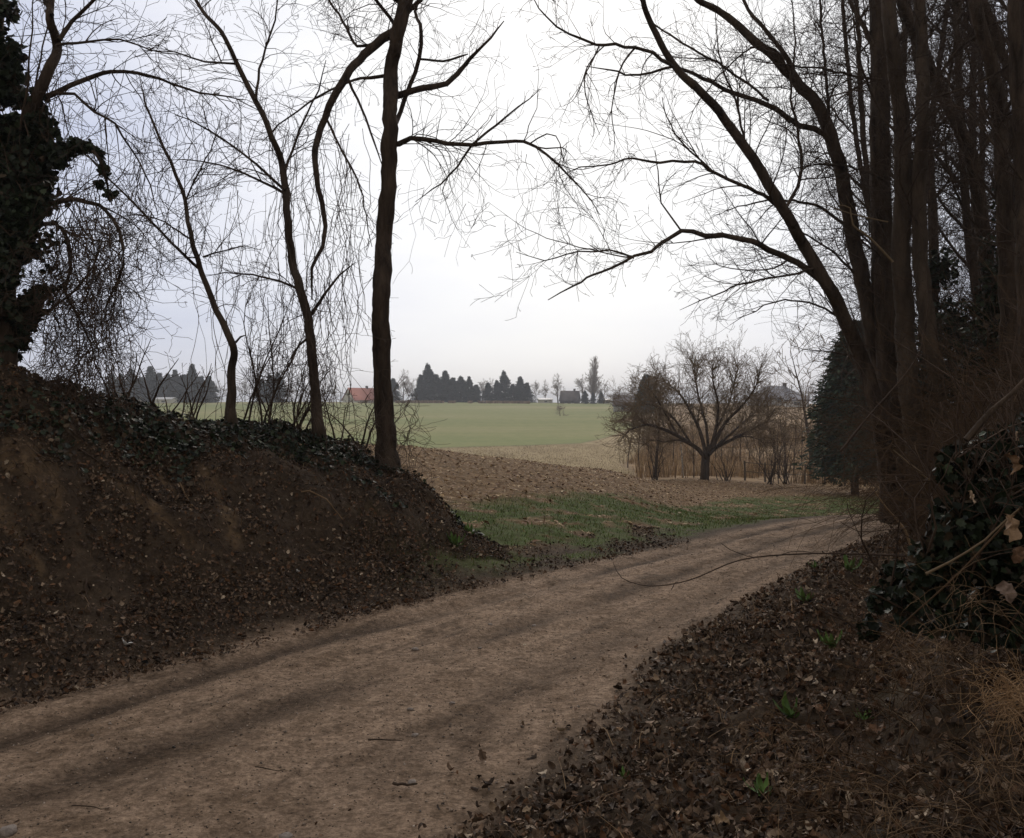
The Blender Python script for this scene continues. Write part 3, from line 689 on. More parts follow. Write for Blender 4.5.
# --- small shrub between the two saplings
def shrub(name, label, loc, hgt, stems, spread, lv=2, mt='vine', r=.012, prm=None, cat='shrub', group=None, dens=7, seed=None, partname='twigs', tip=.0016):
    if seed is not None: random.seed(seed)
    root = thing(name, label, cat, loc, group); T = Tubes(4); W2 = Tubes(3)
    prm = prm or dict(up=.04, wig=.14, dens=dens, ang=38, ratio=.5)
    for i in range(stems):
        a = random.uniform(0, 6.28); d = norm3((math.cos(a) * spread, math.sin(a) * spread, 1)); 
        n = 9; L_ = hgt * random.uniform(.7, 1.1); p = (loc[0] + G(0, .04) * stems ** .5, loc[1] + G(0, .04) * stems ** .5, loc[2] - .03); pts = [p]; rs = [r]
        for k in range(n):
            d = norm3((d[0] + G(0, .1), d[1] + G(0, .1), d[2] + G(0, .06) + .03)); p = tuple(p[j] + d[j] * L_ / n for j in range(3)); pts.append(p); rs.append(r * (1 - .75 * (k + 1) / n))
        T.add(pts, rs); dress(W2, pts, rs, dens, (hgt * .15, hgt * .45), lv - 1, prm, start=.15, r=r * .5)
    link('stem', T.mesh('stem', loc), M[mt], root); link(partname, W2.mesh('twigs', loc), M[mt], root)
    return root
for (px, D, h_, st, sp_, lb) in [(254, 9.8, 1.7, 5, .3, 'reddish bare shrub standing between the two saplings'), (185, 9.4, .8, 7, .5, 'low twiggy shrub left of the kinked sapling'),
                          (290, 10.0, 1.0, 8, .45, 'bare twiggy shrub at the foot of the leaning sapling'), (345, 10.0, .7, 6, .5, 'low tangle of bare shoots left of the straight trunk'),
                          (130, 8.4, .7, 7, .5, 'low bare shoots on the bank crest under the hanging vines')]:
    x_ = (px - CX) / F * D; shrub('bare_shrub', lb, (x_, D, H(x_, D)), h_, st, sp_, 2, dens=9)

# --- ivy tree at the left edge
bp_ = P(6, 378, 7.6)
trunk = limb([(4, 392), (6, 360), (8, 300), (8, 250), (10, 200), (15, 150), (36, 100), (51, 67), (57, 45), (49, 19), (52, 0), (60, -50), (75, -120)], 7.6, 7.4, .075, .018)
trunk2 = limb([(2, 320), (-6, 200), (-10, 100), (-5, 30), (2, -60), (-10, -150)], 7.6, 7.8, .09, .05)
br = [trunk2, limb([(59, 40), (72, 21), (95, 0), (130, -25), (170, -40)], 7.4, 7.1, .02, .006),
      limb([(36, 103), (50, 95), (72, 85), (95, 76), (112, 72), (138, 73), (160, 79), (200, 93), (226, 96), (262, 112)], 7.5, 7.8, .026, .004),
      limb([(45, 97), (57, 94), (74, 94), (95, 112), (115, 124), (134, 153), (150, 185), (158, 215)], 7.5, 7.2, .016, .004),
      limb([(25, 215), (50, 205), (75, 199), (100, 205), (120, 230), (123, 265), (113, 290), (100, 320)], 7.6, 7.2, .024, .006),
      limb([(30, 228), (53, 223), (68, 240), (70, 268), (65, 293), (85, 330), (100, 370)], 7.6, 7.8, .022, .006),
      limb([(20, 330), (50, 310), (75, 290), (95, 262), (100, 235)], 7.6, 7.5, .014, .005),
      limb([(40, 160), (62, 150), (85, 148), (100, 160), (108, 185), (112, 205)], 7.5, 7.3, .022, .008),
      limb([(52, 15), (45, 0), (30, -20), (20, -60)], 7.4, 7.6, .018, .008),
      limb([(57, 45), (85, 42), (120, 40), (150, 50), (190, 55)], 7.4, 7.0, .012, .003),
      limb([(20, 130), (28, 80), (32, 30), (34, -20)], 7.3, 7.2, .01, .004), limb([(22, 140), (38, 70), (46, 30), (52, -10)], 7.8, 7.9, .01, .004)]
sp = [None, spec(11, (.3, .9), 2), spec(13, (.3, .9), 2, DROOP), spec(15, (.3, .9), 2, DROOP), spec(20, (.3, .9), 2, DROOP), spec(20, (.3, .9), 2, DROOP), spec(17, (.3, .8), 2, DROOP), spec(8, (.2, .5), 1), spec(10, (.3, .8), 2), spec(11, (.3, .8), 2), spec(4, (.2, .5), 1), spec(4, (.2, .5), 1)]
root, tw = make_tree('ivy_clad_tree', 'bent trunk at the left edge rising out of a dark mass of ivy', 'tree', bp_, trunk, br, sp)
dress(tw, *trunk, 8, (.3, .9), 2, FINE, start=.5)
finish_twigs(root, tw, bp_)
def ivy_mass(name, label, blobs, D, dd, n_per, size=(.04, .075), cols=ICOL, wts=(4, 4, 1.2, .6), cat='ivy', loc=None, stems=True):
    """blobs in picture coordinates + depth -> leaves through ellipsoid volumes, hanging stems"""
    ctr = [P(a, b, D + dz) for a, b, r, dz in blobs]; loc = loc or ctr[0]
    root = thing(name, label, cat, loc); pos = []
    for c_, (a, b, r, dz) in zip(ctr, blobs):
        rm = r / F * D; n = int(n_per * rm ** 2)
        v = RNG.normal(0, 1, (n, 3)); v /= np.linalg.norm(v, axis=1, keepdims=True)
        v *= (RNG.random((n, 1)) ** .45) * rm * (1 + .25 * RNG.normal(0, 1, (n, 1)) * .6); v[:, 1] *= dd
        q = v + np.array(c_); m = fbm(q[:, 0] * 1.0 + q[:, 1], q[:, 2], .22, 3, 7) > -.12
        pos.append(q[m])
    pos = np.concatenate(pos); n = len(pos)
    nr = RNG.normal(0, .6, (n, 3)) + np.array([0, -.6, .45])
    down = np.tile([0, 0, -1.0], (n, 1)) + RNG.normal(0, .5, (n, 3))
    V, Fc, C = scatter(IT, pos - np.array(loc), rotmats(nr / np.linalg.norm(nr, axis=1, keepdims=True), .3, down), RNG.uniform(*size, n), pal(n, cols, wts))
    link('leaves', mesh_np('leaves', V, Fc, None, col=C), M['ivy'], root)
    if stems:
        T = Tubes(3)
        for i in range(min(140, n // 30)):
            q = pos[RNG.integers(n)]; twig(T, tuple(q), norm3((G(0, .5), G(0, .5), 1)), random.uniform(.2, .6), .006, 1, UPG)
        link('stems', T.mesh('stems', loc), M['vine'], root)
    return root
ivy_mass('ivy', 'dense dark ivy covering the trunk at the left edge', [(8, 120, 34, 0), (28, 115, 20, 0), (42, 130, 16, 0), (22, 160, 38, .1), (10, 200, 44, 0), (30, 190, 24, .1), (15, 245, 40, 0), (22, 285, 32, 0), (0, 310, 36, 0),
    (38, 270, 14, 0), (8, 340, 20, 0), (60, 156, 14, -.1), (75, 148, 10, -.1), (88, 150, 8, -.1), (97, 158, 7, -.1), (104, 172, 6, -.1), (100, 185, 5, -.1), (111, 196, 5, -.1), (0, 10, 18, 0), (6, 50, 17, 0), (-20, 60, 40, .2), (-30, 160, 60, .2), (-30, 300, 60, .2), (10, 75, 14, 0), (-8, 90, 30, 0)],
    7.5, .7, 19000, loc=P(6, 378, 7.6))

# ------------------------------------------------------------------ hanging vines
def vine_curtain(label, strands, r=(.0018, .004), tangle=0, tang_box=None):
    p0 = strands[0]; loc = P(p0[0], p0[3], p0[2]); root = thing('hanging_vine', label, 'vine', loc); T = Tubes(3)
    for (px, py0, D, py1, drift, n) in strands:
        for i in range(n):
            x0 = px + G(0, drift); top = P(x0, py0 + G(0, 14), D + G(0, .25)); bot = P(x0 + G(0, drift * .6), py1 + G(0, 18), D + G(0, .25))
            pts, m = [], 12; ox = oy = 0; bx_ = G(0, .05); ph_ = random.uniform(0, 6)
            for k in range(m + 1):
                f = k / m; ox += G(0, .034) + bx_ * math.sin(k * .7 + ph_); oy += G(0, .03)
                pts.append((top[0] * (1 - f) + bot[0] * f + ox, top[1] * (1 - f) + bot[1] * f + oy, top[2] * (1 - f) + bot[2] * f + G(0, .01)))
            rr = random.uniform(*r); pts, rs = resample(pts, [rr] * len(pts), .08); T.add(pts, rs)
            if random.random() < .6: dress(T, pts, rs, 3, (.08, .3), 0, dict(up=-.12, wig=.25, dens=4, ang=50, ratio=.5), r=.002)
    if tangle:
        (a0, b0, a1, b1, D) = tang_box
        for i in range(tangle):
            p = P(random.uniform(a0, a1), random.uniform(b0, b1), D + G(0, .25))
            twig(T, p, norm3((G(0, .6), G(0, .6), G(-.3, .8))), random.uniform(.2, .7), .0034, 1, dict(up=-.06, wig=.42, dens=5, ang=60, ratio=.6, seg=.06))
    link('stems', T.mesh('stems', loc), M['vine'], root); return root
vine_curtain('thick tangled curtain of vines hanging beside the ivy mass at left', [(88, 190, 7.4, 385, 16, 24), (102, 230, 7.4, 390, 12, 16), (60, 210, 7.6, 370, 16, 12), (140, 190, 7.3, 290, 12, 12)], tangle=480, tang_box=(40, 215, 122, 392, 7.5))
vine_curtain('fine vine strands hanging from the arching twigs left of the kinked sapling', [(150, 120, 8.6, 260, 16, 14), (165, 60, 9, 200, 30, 10)], tangle=14, tang_box=(120, 190, 165, 260, 8.6))
vine_curtain('long vines hanging around the leaning sapling', [(300, 150, 9.3, 430, 16, 20), (262, 200, 9.5, 425, 20, 14), (328, 280, 9.4, 425, 12, 10), (215, 250, 9.4, 415, 14, 6)], tangle=120, tang_box=(250, 330, 335, 425, 9.6))
vine_curtain('vine strands trailing from the crooked limb beside the straight trunk', [(345, 130, 9.5, 320, 14, 9), (336, 300, 9.6, 425, 5, 4), (362, 160, 9.7, 350, 8, 6), (225, 150, 9.4, 280, 26, 6)], tangle=24, tang_box=(330, 200, 375, 300, 9.6))
vine_curtain('thin vine ends dangling from the horizontal limb right of the straight trunk', [(440, 160, 9.6, 240, 22, 5), (515, 150, 9.4, 290, 26, 7), (556, 175, 9.2, 270, 14, 5)], r=(.0012, .0025), tangle=26, tang_box=(420, 150, 580, 230, 9.4))
vine_curtain('short dry vine tangle round the foot of the straight trunk', [(402, 395, 9.8, 475, 6, 9), (384, 400, 9.75, 485, 9, 16)], tangle=40, tang_box=(370, 410, 408, 480, 9.85))

# ------------------------------------------------------------------ right-hand trees
def big(name, label, tr_pts, D0, D1, r0, r1, brs, tmat='bark_dark', tdress=None, wm='twig'):
    if 'upright' in label or 'grey' in label or 'ridge' in label: r0 *= 1.25; r1 *= 1.2
    bp_ = P(tr_pts[0][0], tr_pts[0][1], D0); bp_ = (bp_[0], bp_[1], min(bp_[2], H(bp_[0], bp_[1])) )
    trunk = limb(tr_pts, D0, D1, r0 * .8, r1 * .75, .16, .006)
    bl = [limb(b[0], b[1][0], b[1][1], b[1][2] * .72, b[1][3] * .8, wob=.008) for b in brs]; sp = [b[2] for b in brs]
    root, tw = make_tree(name, label, 'tree', bp_, trunk, bl, sp, tmat)
    if tdress: dress(tw, *trunk, **tdress)
    for (pts, rs_), spc in zip(bl, sp):
        if spc: dress(tw, pts[:max(3, int(.7 * len(pts)))], rs_, 2.6, (.7, 1.6), 3 if D0 < 13 else 2, dict(up=.035, wig=.13, dens=5.5, ang=40, ratio=.5), start=.08, r=.014)
    finish_twigs(root, tw, bp_, wm); return root
s2 = lambda per=7, Lr=(.5, 1.3): spec(per * 1.0, Lr, 2, UPG)
big('bare_tree', 'leaning tree whose trunk arches left high over the track', [(893, 520), (885, 460), (878, 410), (862, 360), (845, 320), (825, 280), (804, 245), (784, 211), (760, 170), (727, 122), (695, 85), (672, 62), (650, 20), (640, -10), (620, -60)], 11.2, 9.6, .125, .026,
    [([(825, 284), (798, 264), (776, 252), (753, 243), (729, 236), (706, 235), (682, 230), (666, 239), (650, 252), (634, 258), (601, 272), (573, 286), (548, 300)], (10.7, 8.8, .055, .008), spec(9, (.25, .7), 2, UPG)),
     ([(634, 258), (610, 250), (577, 252), (545, 260), (516, 252)], (9.2, 8.8, .016, .004), spec(10, (.2, .6), 2, UPG)),
     ([(680, 229), (662, 203), (658, 170), (655, 150)], (9.6, 9.8, .014, .005), spec(6, (.2, .5), 1, UPG)),
     ([(790, 218), (768, 198), (743, 187), (715, 174), (695, 162), (650, 162), (634, 158), (610, 164), (581, 168), (560, 176)], (10.4, 9.0, .035, .005), spec(10, (.3, .8), 2, UPG)),
     ([(715, 174), (690, 150), (674, 134), (665, 110), (662, 97)], (10, 10.2, .016, .005), spec(8, (.2, .6), 2, UPG)),
     ([(815, 268), (790, 275), (760, 280), (725, 290), (700, 300), (680, 310)], (10.6, 9.6, .022, .004), spec(14, (.3, .9), 2, DROOP)),
     ([(845, 320), (815, 305), (785, 300), (755, 310), (730, 325)], (10.9, 10.0, .02, .004), spec(14, (.3, .9), 2, DROOP)),
     ([(760, 170), (745, 140), (735, 100), (720, 60), (715, 10)], (10.2, 10.8, .024, .008), s2(8)),
     ([(672, 65), (642, 49), (597, 43), (569, 34), (545, 16), (528, -10)], (9.9, 9.0, .03, .006), spec(10, (.3, .8), 2, UPG)),
     ([(600, 44), (585, 80), (590, 110), (600, 135)], (9.4, 9.3, .012, .004), spec(9, (.2, .6), 2, UPG)),
     ([(784, 211), (800, 180), (800, 140), (790, 90), (795, 40), (790, -20)], (10.5, 11.2, .03, .01), s2(8)),
     ([(862, 360), (835, 352), (810, 350), (790, 345)], (11, 10.5, .014, .004), spec(12, (.2, .6), 2, DROOP))])
big('bare_tree', 'dark tree behind the arching one with limbs fanning up to the left', [(896, 500), (890, 420), (872, 330), (852, 230), (838, 160), (820, 110), (792, 77), (760, 45), (727, 16), (699, 0), (660, -40)], 12.0, 10.6, .145, .03,
    [([(838, 160), (825, 134), (800, 126), (768, 105), (735, 93), (703, 79), (674, 67), (640, 75), (610, 70), (585, 66)], (11.3, 10, .06, .006), spec(9, (.3, .9), 2, UPG)),
     ([(828, 124), (800, 81), (784, 53), (760, 24), (743, 0), (735, -40)], (11.4, 11.6, .05, .02), s2(7)),
     ([(768, 100), (764, 97), (727, 69), (691, 49), (654, 24), (640, 0), (630, -30)], (10.8, 10.3, .024, .008), spec(9, (.3, .9), 2, UPG)),
     ([(852, 230), (815, 205), (780, 200), (745, 205), (715, 215)], (11.6, 10.6, .03, .005), spec(12, (.3, .9), 2, UPG)),
     ([(862, 280), (830, 250), (800, 232), (770, 228)], (11.7, 11, .025, .005), spec(12, (.3, .9), 2, UPG)),
     ([(845, 190), (830, 120), (825, 60), (820, 0), (822, -60)], (11.6, 12.2, .035, .015), s2(8)),
     ([(792, 77), (775, 50), (752, 48), (725, 70), (700, 100), (690, 120)], (10.9, 10.2, .02, .005), s2(9, (.3, .8)))])
big('bare_tree', 'thick dark upright trunk nearest the left side of the right-hand group', [(902, 520), (895, 450), (890, 380), (885, 300), (882, 220), (880, 140), (880, 60), (877, -10), (880, -100), (885, -200)], 11.6, 11.6, .165, .09,
    [([(882, 80), (850, 75), (815, 68), (780, 65), (750, 60)], (11.5, 10.5, .025, .006), s2(9)), ([(884, 180), (855, 168), (820, 165), (780, 172)], (11.5, 10.8, .024, .006), s2(10)),
     ([(880, 60), (860, 20), (840, -20), (810, -80)], (11.6, 12, .05, .02), s2(7)), ([(886, 260), (860, 240), (835, 225)], (11.5, 11, .02, .006), s2(10)), ([(880, 100), (900, 40), (930, -20), (950, -80)], (11.6, 12, .05, .02), s2(7))], tdress=spec(12, (.4, 1.2), 2, UPG))
big('bare_tree', 'paler grey trunk standing right beside the thick dark one', [(924, 520), (917, 450), (910, 400), (905, 330), (901, 260), (903, 180), (900, 110), (893, 50), (888, 0), (880, -80), (876, -160)], 10.6, 10.6, .125, .07,
    [([(903, 180), (925, 140), (945, 90), (955, 40), (965, -30)], (10.6, 10.9, .035, .015), s2(7)), ([(901, 140), (880, 110), (860, 60), (850, 0)], (10.6, 10.2, .025, .01), s2(7))], 'bark_grey', tdress=spec(8, (.4, 1.3), 2, UPG))
big('bare_tree', 'grey trunk with a ridge down its side, third from the left of the close group', [(947, 510), (940, 430), (932, 350), (922, 280), (918, 200), (923, 120), (922, 50), (918, -20), (915, -120)], 10.3, 10.4, .10, .06,
    [([(922, 110), (950, 60), (985, 30), (1024, 15), (1070, 0)], (10.3, 9.5, .025, .008), s2(7)), ([(920, 230), (900, 180), (905, 130), (930, 100), (975, 85), (1020, 58), (1060, 40)], (10.3, 9, .02, .01), s2(6))], 'bark_grey', tdress=spec(8, (.4, 1.3), 2, UPG))
big('bare_tree', 'dark trunk slanting from upper left to lower right among the close group', [(1010, 420), (995, 320), (984, 240), (974, 167), (959, 126), (935, 79), (909, 20), (895, -20), (870, -90)], 11.2, 11.0, .12, .07,
    [([(974, 167), (1000, 120), (1030, 60), (1050, 0)], (11.1, 11, .035, .015), s2(8)), ([(984, 240), (960, 200), (945, 150), (950, 90)], (11.1, 11.6, .025, .01), s2(8))], tdress=spec(6, (.5, 1.3), 2, UPG))
big('bare_tree', 'dark upright trunk near the right edge, left of the two outermost', [(1012, 430), (1008, 300), (1005, 200), (1000, 130), (990, 60), (975, 0), (960, -80)], 9.6, 9.6, .09, .06,
    [([(1000, 130), (1020, 80), (1045, 20)], (9.6, 9.4, .03, .012), s2(8)), ([(1005, 210), (975, 170), (955, 120), (945, 60)], (9.6, 10, .022, .008), s2(8))], tdress=spec(8, (.4, 1.3), 2, UPG))
big('bare_tree', 'broad dark trunk cut by the right edge of the view', [(1030, 460), (1026, 300), (1022, 180), (1018, 80), (1014, 0), (1010, -100)], 9.0, 9.2, .11, .07,
    [([(1022, 180), (990, 140), (965, 110), (940, 95)], (9, 9.6, .02, .006), s2(8)), ([(1024, 250), (1000, 225), (970, 215)], (9, 9.4, .018, .006), s2(8))], tdress=spec(8, (.4, 1.3), 2, UPG))
# more trees farther back on the right bank
k_ = 0
for (px, D, r, lean, lb) in [(893, 17, .08, -60, 'slim dark back row tree half hidden by the thick dark trunk'), (912, 19, .10, -20, 'slim back row tree showing between the two grey trunks'), (945, 15, .10, -50, 'back row tree seen between the ridged trunk and the slanting one'),
                      (965, 18, .10, 25, 'back row tree just right of the ridged grey trunk'), (1000, 16, .12, -70, 'leaning back row tree behind the slanting dark trunk'), (1040, 14, .13, -30, 'back row tree behind the right edge trunk'), (1075, 17, .14, -120, 'outer back row tree leaning in from beyond the right edge'),
                      (920, 22, .12, 30, 'farthest tree of the right group, behind the paler trunk'), (985, 24, .13, -20, 'farthest tree behind the slanting trunk'), (1110, 12, .12, -160, 'tree beyond the right edge stretching its limbs into view'), (905, 16, .07, -70, 'thin tree leaning left behind the two grey trunks')]:
    x_ = (px - CX) / F * D; z_ = H(x_, D); yb = HY + (EYE - z_) / D * F; top = -120 - 10 * (k_ % 3)
    tr_pts = [(px, yb + 6)] + [(px + lean * f ** 1.3 + 8 * math.sin(k_ * 2 + f * 7), yb + (top - yb) * f) for f in (.2, .4, .6, .8, 1)]
    brs = []
    for j in range(9):
        f = random.uniform(.18, .95); bx = px + lean * f ** 1.3 + 8 * math.sin(k_ * 2 + f * 7); by = yb + (top - yb) * f; sg = random.choice((-1, 1)); l_ = random.uniform(40, 110) * 12 / D
        if px < 880: sg = -1 if random.random() < .55 else 1; l_ *= .7
        brs.append(([(bx, by), (bx + sg * l_ * .4, by - l_ * .45), (bx + sg * l_ * .75, by - l_ * 1.0), (bx + sg * l_ * .95, by - l_ * 1.7)], (D, D + random.uniform(-1.2, 1.2), r * .35, r * .08), spec(6, (.6, 1.7), 2, UPG)))
    big('bare_tree', lb, tr_pts, D, D, r, r * .45, brs, tdress=spec(10, (.6, 1.9), 2, UPG)); k_ += 1
# ivy on the back trunks, the dark backing seen at right
ivy_mass('ivy', 'dark ivy climbing the trunks near the right edge', [(1015, 260, 34, 0), (1020, 330, 40, 0), (1000, 300, 26, 0), (1024, 200, 30, 0), (985, 350, 30, 0), (1040, 380, 40, 0)], 10.6, .8, 5200, size=(.05, .09), loc=(5.9, 10.6, 1.2))
ivy_mass('ivy', 'dark ivy growing over the slope behind the close trunks', [(950, 330, 34, 0), (960, 380, 40, 0), (925, 390, 26, 0), (985, 400, 30, 0), (905, 410, 20, 0), (940, 270, 20, 0)], 14.5, .9, 3800, size=(.06, .11), loc=(7, 14.5, 2))

# ------------------------------------------------------------------ thickets on the right bank
def thicket(name, label, boxes, n, Lr, r, mt, prm, d0, rr=1):
    T = Tubes(3)
    for i in range(n):
        x0, x1, y0, y1 = random.choice(boxes); x_, y_ = random.uniform(x0, x1), random.uniform(y0, y1)
        if x_ < y_ * (.425 if 'upright' in label else .455) + .05: continue
        z_ = H(x_, y_)
        d = norm3((G(d0[0], .5), G(d0[1], .5), abs(G(d0[2], .3)) + .2)); twig(T, (x_, y_, z_ - .02), d, random.uniform(*Lr), r * random.uniform(.6, 1.4), rr, prm)
    o = link(name, T.mesh(name), M[mt]); tag(o, label, kind='stuff'); return o
ARCH = dict(up=-.09, wig=.13, dens=4, ang=50, ratio=.45, seg=.14)
thicket('bramble_thicket', 'reddish brown arching brambles under the right-hand trees', [(4.6, 7.5, 8.5, 13), (3.8, 5.8, 7.0, 9.5), (5, 8, 8, 11)], 1500, (.8, 2.4), .0046, 'bramble', ARCH, (.05, -.1, .9), 1)
thicket('dry_stems', 'thin upright rusty dry stems where the track passes the trees', [(4.2, 5.4, 9.5, 13.5), (3.3, 4.5, 8, 10.5), (5.4, 6.6, 12, 15)], 750, (.3, .9), .0036, 'bramble', dict(up=.03, wig=.07, dens=4, ang=25, ratio=.35), (-.1, 0, 1.3), 1)
thicket('bramble_thicket', 'dark tangled undergrowth filling the slope behind the close trunks', [(6, 14, 11, 20)], 2600, (1.4, 4.2), .006, 'bramble', ARCH, (0, 0, 1.1), 1)

# ------------------------------------------------------------------ conifers
def conifer_mesh(h, w, n, seed, base_f=.08, needle=.18, dark=1.0, shape=1.0, rag=.25):
    """branch whorls carrying small drooping needle sprays through the crown's volume"""
    rg = np.random.default_rng(seed); nb = max(30, n // 26)
    f = rg.random(nb) ** .8; fz = base_f + (1 - base_f) * f
    prof = (np.clip(1 - f, 0, 1) ** shape) * (1 - .45 * np.exp(-f * 14)) + .03
    az = rg.random(nb) * 6.283; Lb = prof * w * (1 - rag + rag * 2 * rg.random(nb))
    per = n // nb; tt = rg.random((nb, per)) ** .6
    a = az[:, None] + rg.normal(0, .16, (nb, per)); rr = tt * Lb[:, None]
    z = fz[:, None] * h - rr * (.16 + .1 * (1 - f[:, None])) + rg.normal(0, .02, (nb, per)) * h + .10 * rr
    pos = np.stack([np.cos(a) * rr, np.sin(a) * rr, z], -1).reshape(-1, 3); n2 = len(pos)
    d = np.stack([np.cos(a), np.sin(a), -.25 + rg.normal(0, .35, a.shape)], -1).reshape(-1, 3) + rg.normal(0, .3, (n2, 3))
    d /= np.linalg.norm(d, axis=1, keepdims=True); up = rg.normal(0, .6, (n2, 3)) + [0, 0, 1]; s_ = np.cross(d, up); s_ /= np.linalg.norm(s_, axis=1, keepdims=True)
    sz = needle * rg.uniform(.6, 1.4, (n2, 1))
    V = np.stack([pos - s_ * sz * .28, pos + s_ * sz * .28, pos + d * sz + s_ * sz * .1, pos + d * sz * 1.1 - s_ * sz * .12], 1)
    Q = np.arange(n2)[:, None] * 4 + np.arange(4)
    c_ = np.array([(.024, .040, .026), (.034, .055, .034), (.05, .070, .044)])[rg.integers(0, 3, n2)] * dark * (1 + rg.normal(0, .2, (n2, 1)))
    return mesh_np('foliage', V.reshape(-1, 3), None, Q, col=np.repeat(np.clip(c_, .005, 1), 4, axis=0))
def trunk_mesh(h, r, seed=0, sides=6):
    random.seed(900 + seed); T = Tubes(sides, .08); pts = [(0, 0, -.15)]; 
    for k in range(8): pts.append((G(0, .02 * h / 8), G(0, .02 * h / 8), h * (k + 1) / 8))
    T.add(pts, [r * (1 - .9 * k / 8) for k in range(9)]); return T.mesh('trunk')
def place(name, label, cat, parts, px, D, sc=(1, 1, 1), rz=0, group=None, dz=0):
    x_ = (px - CX) / F * D; root = thing(name, label, cat, (x_, D, H(x_, D) + dz), group); root.scale = sc; root.rotation_euler[2] = rz
    for pn, me, mt in parts: link(pn, me, M[mt], root)
    return root
ORD = ['first', 'second', 'third', 'fourth', 'fifth', 'sixth', 'seventh', 'eighth', 'ninth', 'tenth', 'eleventh', 'twelfth', 'thirteenth', 'fourteenth', 'fifteenth', 'sixteenth', 'seventeenth']
# near conifer by the bend
place('conifer_tree', 'dark green conifer with drooping skirts and a bare trunk foot behind the track bend', 'tree', [('trunk', trunk_mesh(6.2, .17, 1, 8), 'bark_dark'), ('foliage', conifer_mesh(6.8, 1.95, 28000, 5, .14, .17, 1.2, .6, .35), 'needles')], 855, 37.5, rz=.4)
place('conifer_tree', 'dense rounded dark conifer behind the left side of the orchard tree', 'tree', [('trunk', trunk_mesh(4, .2, 2), 'bark_far'), ('foliage', conifer_mesh(8.2, 2.6, 9000, 8, .02, .35, .9, .5, .2), 'needles')], 647, 195, sc=(1.05, 1.05, .98), rz=.4)
protos = [(('trunk', trunk_mesh(9, .2, 10 + k), 'bark_far'), ('foliage', conifer_mesh(11, 2.9 + .5 * k, 6500, 20 + k, .01, .55, .62, (.72, 1.05, .82, .95)[k], .6), 'needles')) for k in range(4)]
def row(pxs, D, hs, phrase, grp, name='spruce_tree'):
    for i, (px, hpx) in enumerate(zip(pxs, hs)):
        DD = D + (i * 37 % 11) - 5; s_ = hpx * DD / F / 11
        place(name, phrase % ORD[i], 'tree', protos[i % 4], px, DD, (s_ * (1.2 + .3 * math.sin(i * 5.1)), s_ * 1.1, s_ * (.97 + .16 * math.sin(i * 3.7))), rz=i * 1.3, group=grp)
row([112, 121, 131, 141, 150, 159, 168, 175, 183, 192, 201, 209], 330, [29, 31, 29, 30, 32, 31, 30, 29, 33, 33, 29, 26], '%s spruce from the left in the dark row beyond the bank crest at left', 'spruces in the left far row')
row([262, 270, 278], 330, [24, 30, 26], '%s spruce from the left in the small far clump behind the vine-hung sapling', 'spruces in the small left clump')
row([393, 421, 428, 436, 445, 453, 461, 469, 476], 340, [24, 30, 33, 33, 28, 26, 27, 23, 21], '%s spruce from the left in the dark far row right of the straight trunk', 'spruces in the middle far row')
row([488, 497, 504, 513, 520, 527], 340, [20, 24, 27, 22, 23, 21], '%s spruce from the left in the far clump above the middle of the field', 'spruces in the right far clump')
row([585, 593, 601], 335, [13, 12, 11], '%s small conifer from the left below the tall poplar', 'small conifers by the poplar')

# ------------------------------------------------------------------ bare trees as meshes grown at the origin
def bare_meshes(h, seed, r=.2, lv=3, fork=.3, nb=9, spread=45, prm=None, tip=.006, brl=.45, dens=None, sides=3):
    random.seed(seed); T = Tubes(7, .08); pts = [(0, 0, -.2)]; rs = [r * 1.15]; d = (0, 0, 1); p = pts[0]; n = 12
    for k in range(n):
        d = norm3((d[0] + G(0, .05), d[1] + G(0, .05), d[2] + .1)); p = tuple(p[j] + d[j] * h * .92 / n for j in range(3)); pts.append(p); rs.append(r * (1 - .93 * (k + 1) / n))
    T.add(pts, rs); W2 = Tubes(sides); prm = prm or dict(up=.07, wig=.12, dens=dens or 12 / h, ang=40, ratio=.55, seg=h * .03)
    for k in range(nb):
        f = fork + (1 - fork) * (k + random.random()) / nb; i = min(n - 1, int(f * n)); a = k * 2.4 + random.random()
        s_ = rad(spread * random.uniform(.8, 1.2)); dd = (math.cos(a) * math.sin(s_), math.sin(a) * math.sin(s_), math.cos(s_))
        twig(W2, pts[i], dd, h * brl * random.uniform(.8, 1.2) * (1.1 - .6 * f), rs[i] * .55, lv, prm, tip)
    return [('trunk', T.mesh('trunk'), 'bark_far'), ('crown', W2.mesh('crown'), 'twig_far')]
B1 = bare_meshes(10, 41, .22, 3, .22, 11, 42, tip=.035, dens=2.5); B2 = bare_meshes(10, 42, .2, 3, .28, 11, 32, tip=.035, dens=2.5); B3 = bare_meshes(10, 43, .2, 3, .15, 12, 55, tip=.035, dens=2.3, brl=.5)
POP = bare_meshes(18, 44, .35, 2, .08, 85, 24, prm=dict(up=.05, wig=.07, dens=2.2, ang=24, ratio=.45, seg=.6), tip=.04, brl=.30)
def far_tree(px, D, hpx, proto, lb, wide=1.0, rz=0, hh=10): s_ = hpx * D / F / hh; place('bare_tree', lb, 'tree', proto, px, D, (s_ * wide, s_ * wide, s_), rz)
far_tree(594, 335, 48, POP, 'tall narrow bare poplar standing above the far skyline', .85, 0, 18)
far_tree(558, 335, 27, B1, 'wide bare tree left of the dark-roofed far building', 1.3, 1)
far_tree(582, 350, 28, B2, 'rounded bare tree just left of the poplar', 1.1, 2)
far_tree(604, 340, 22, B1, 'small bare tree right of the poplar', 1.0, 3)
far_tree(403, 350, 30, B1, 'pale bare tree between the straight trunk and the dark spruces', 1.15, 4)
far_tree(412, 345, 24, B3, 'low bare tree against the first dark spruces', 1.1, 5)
far_tree(483, 350, 23, B2, 'first bare tree in the gap between the spruce groups', 1, 1.5)
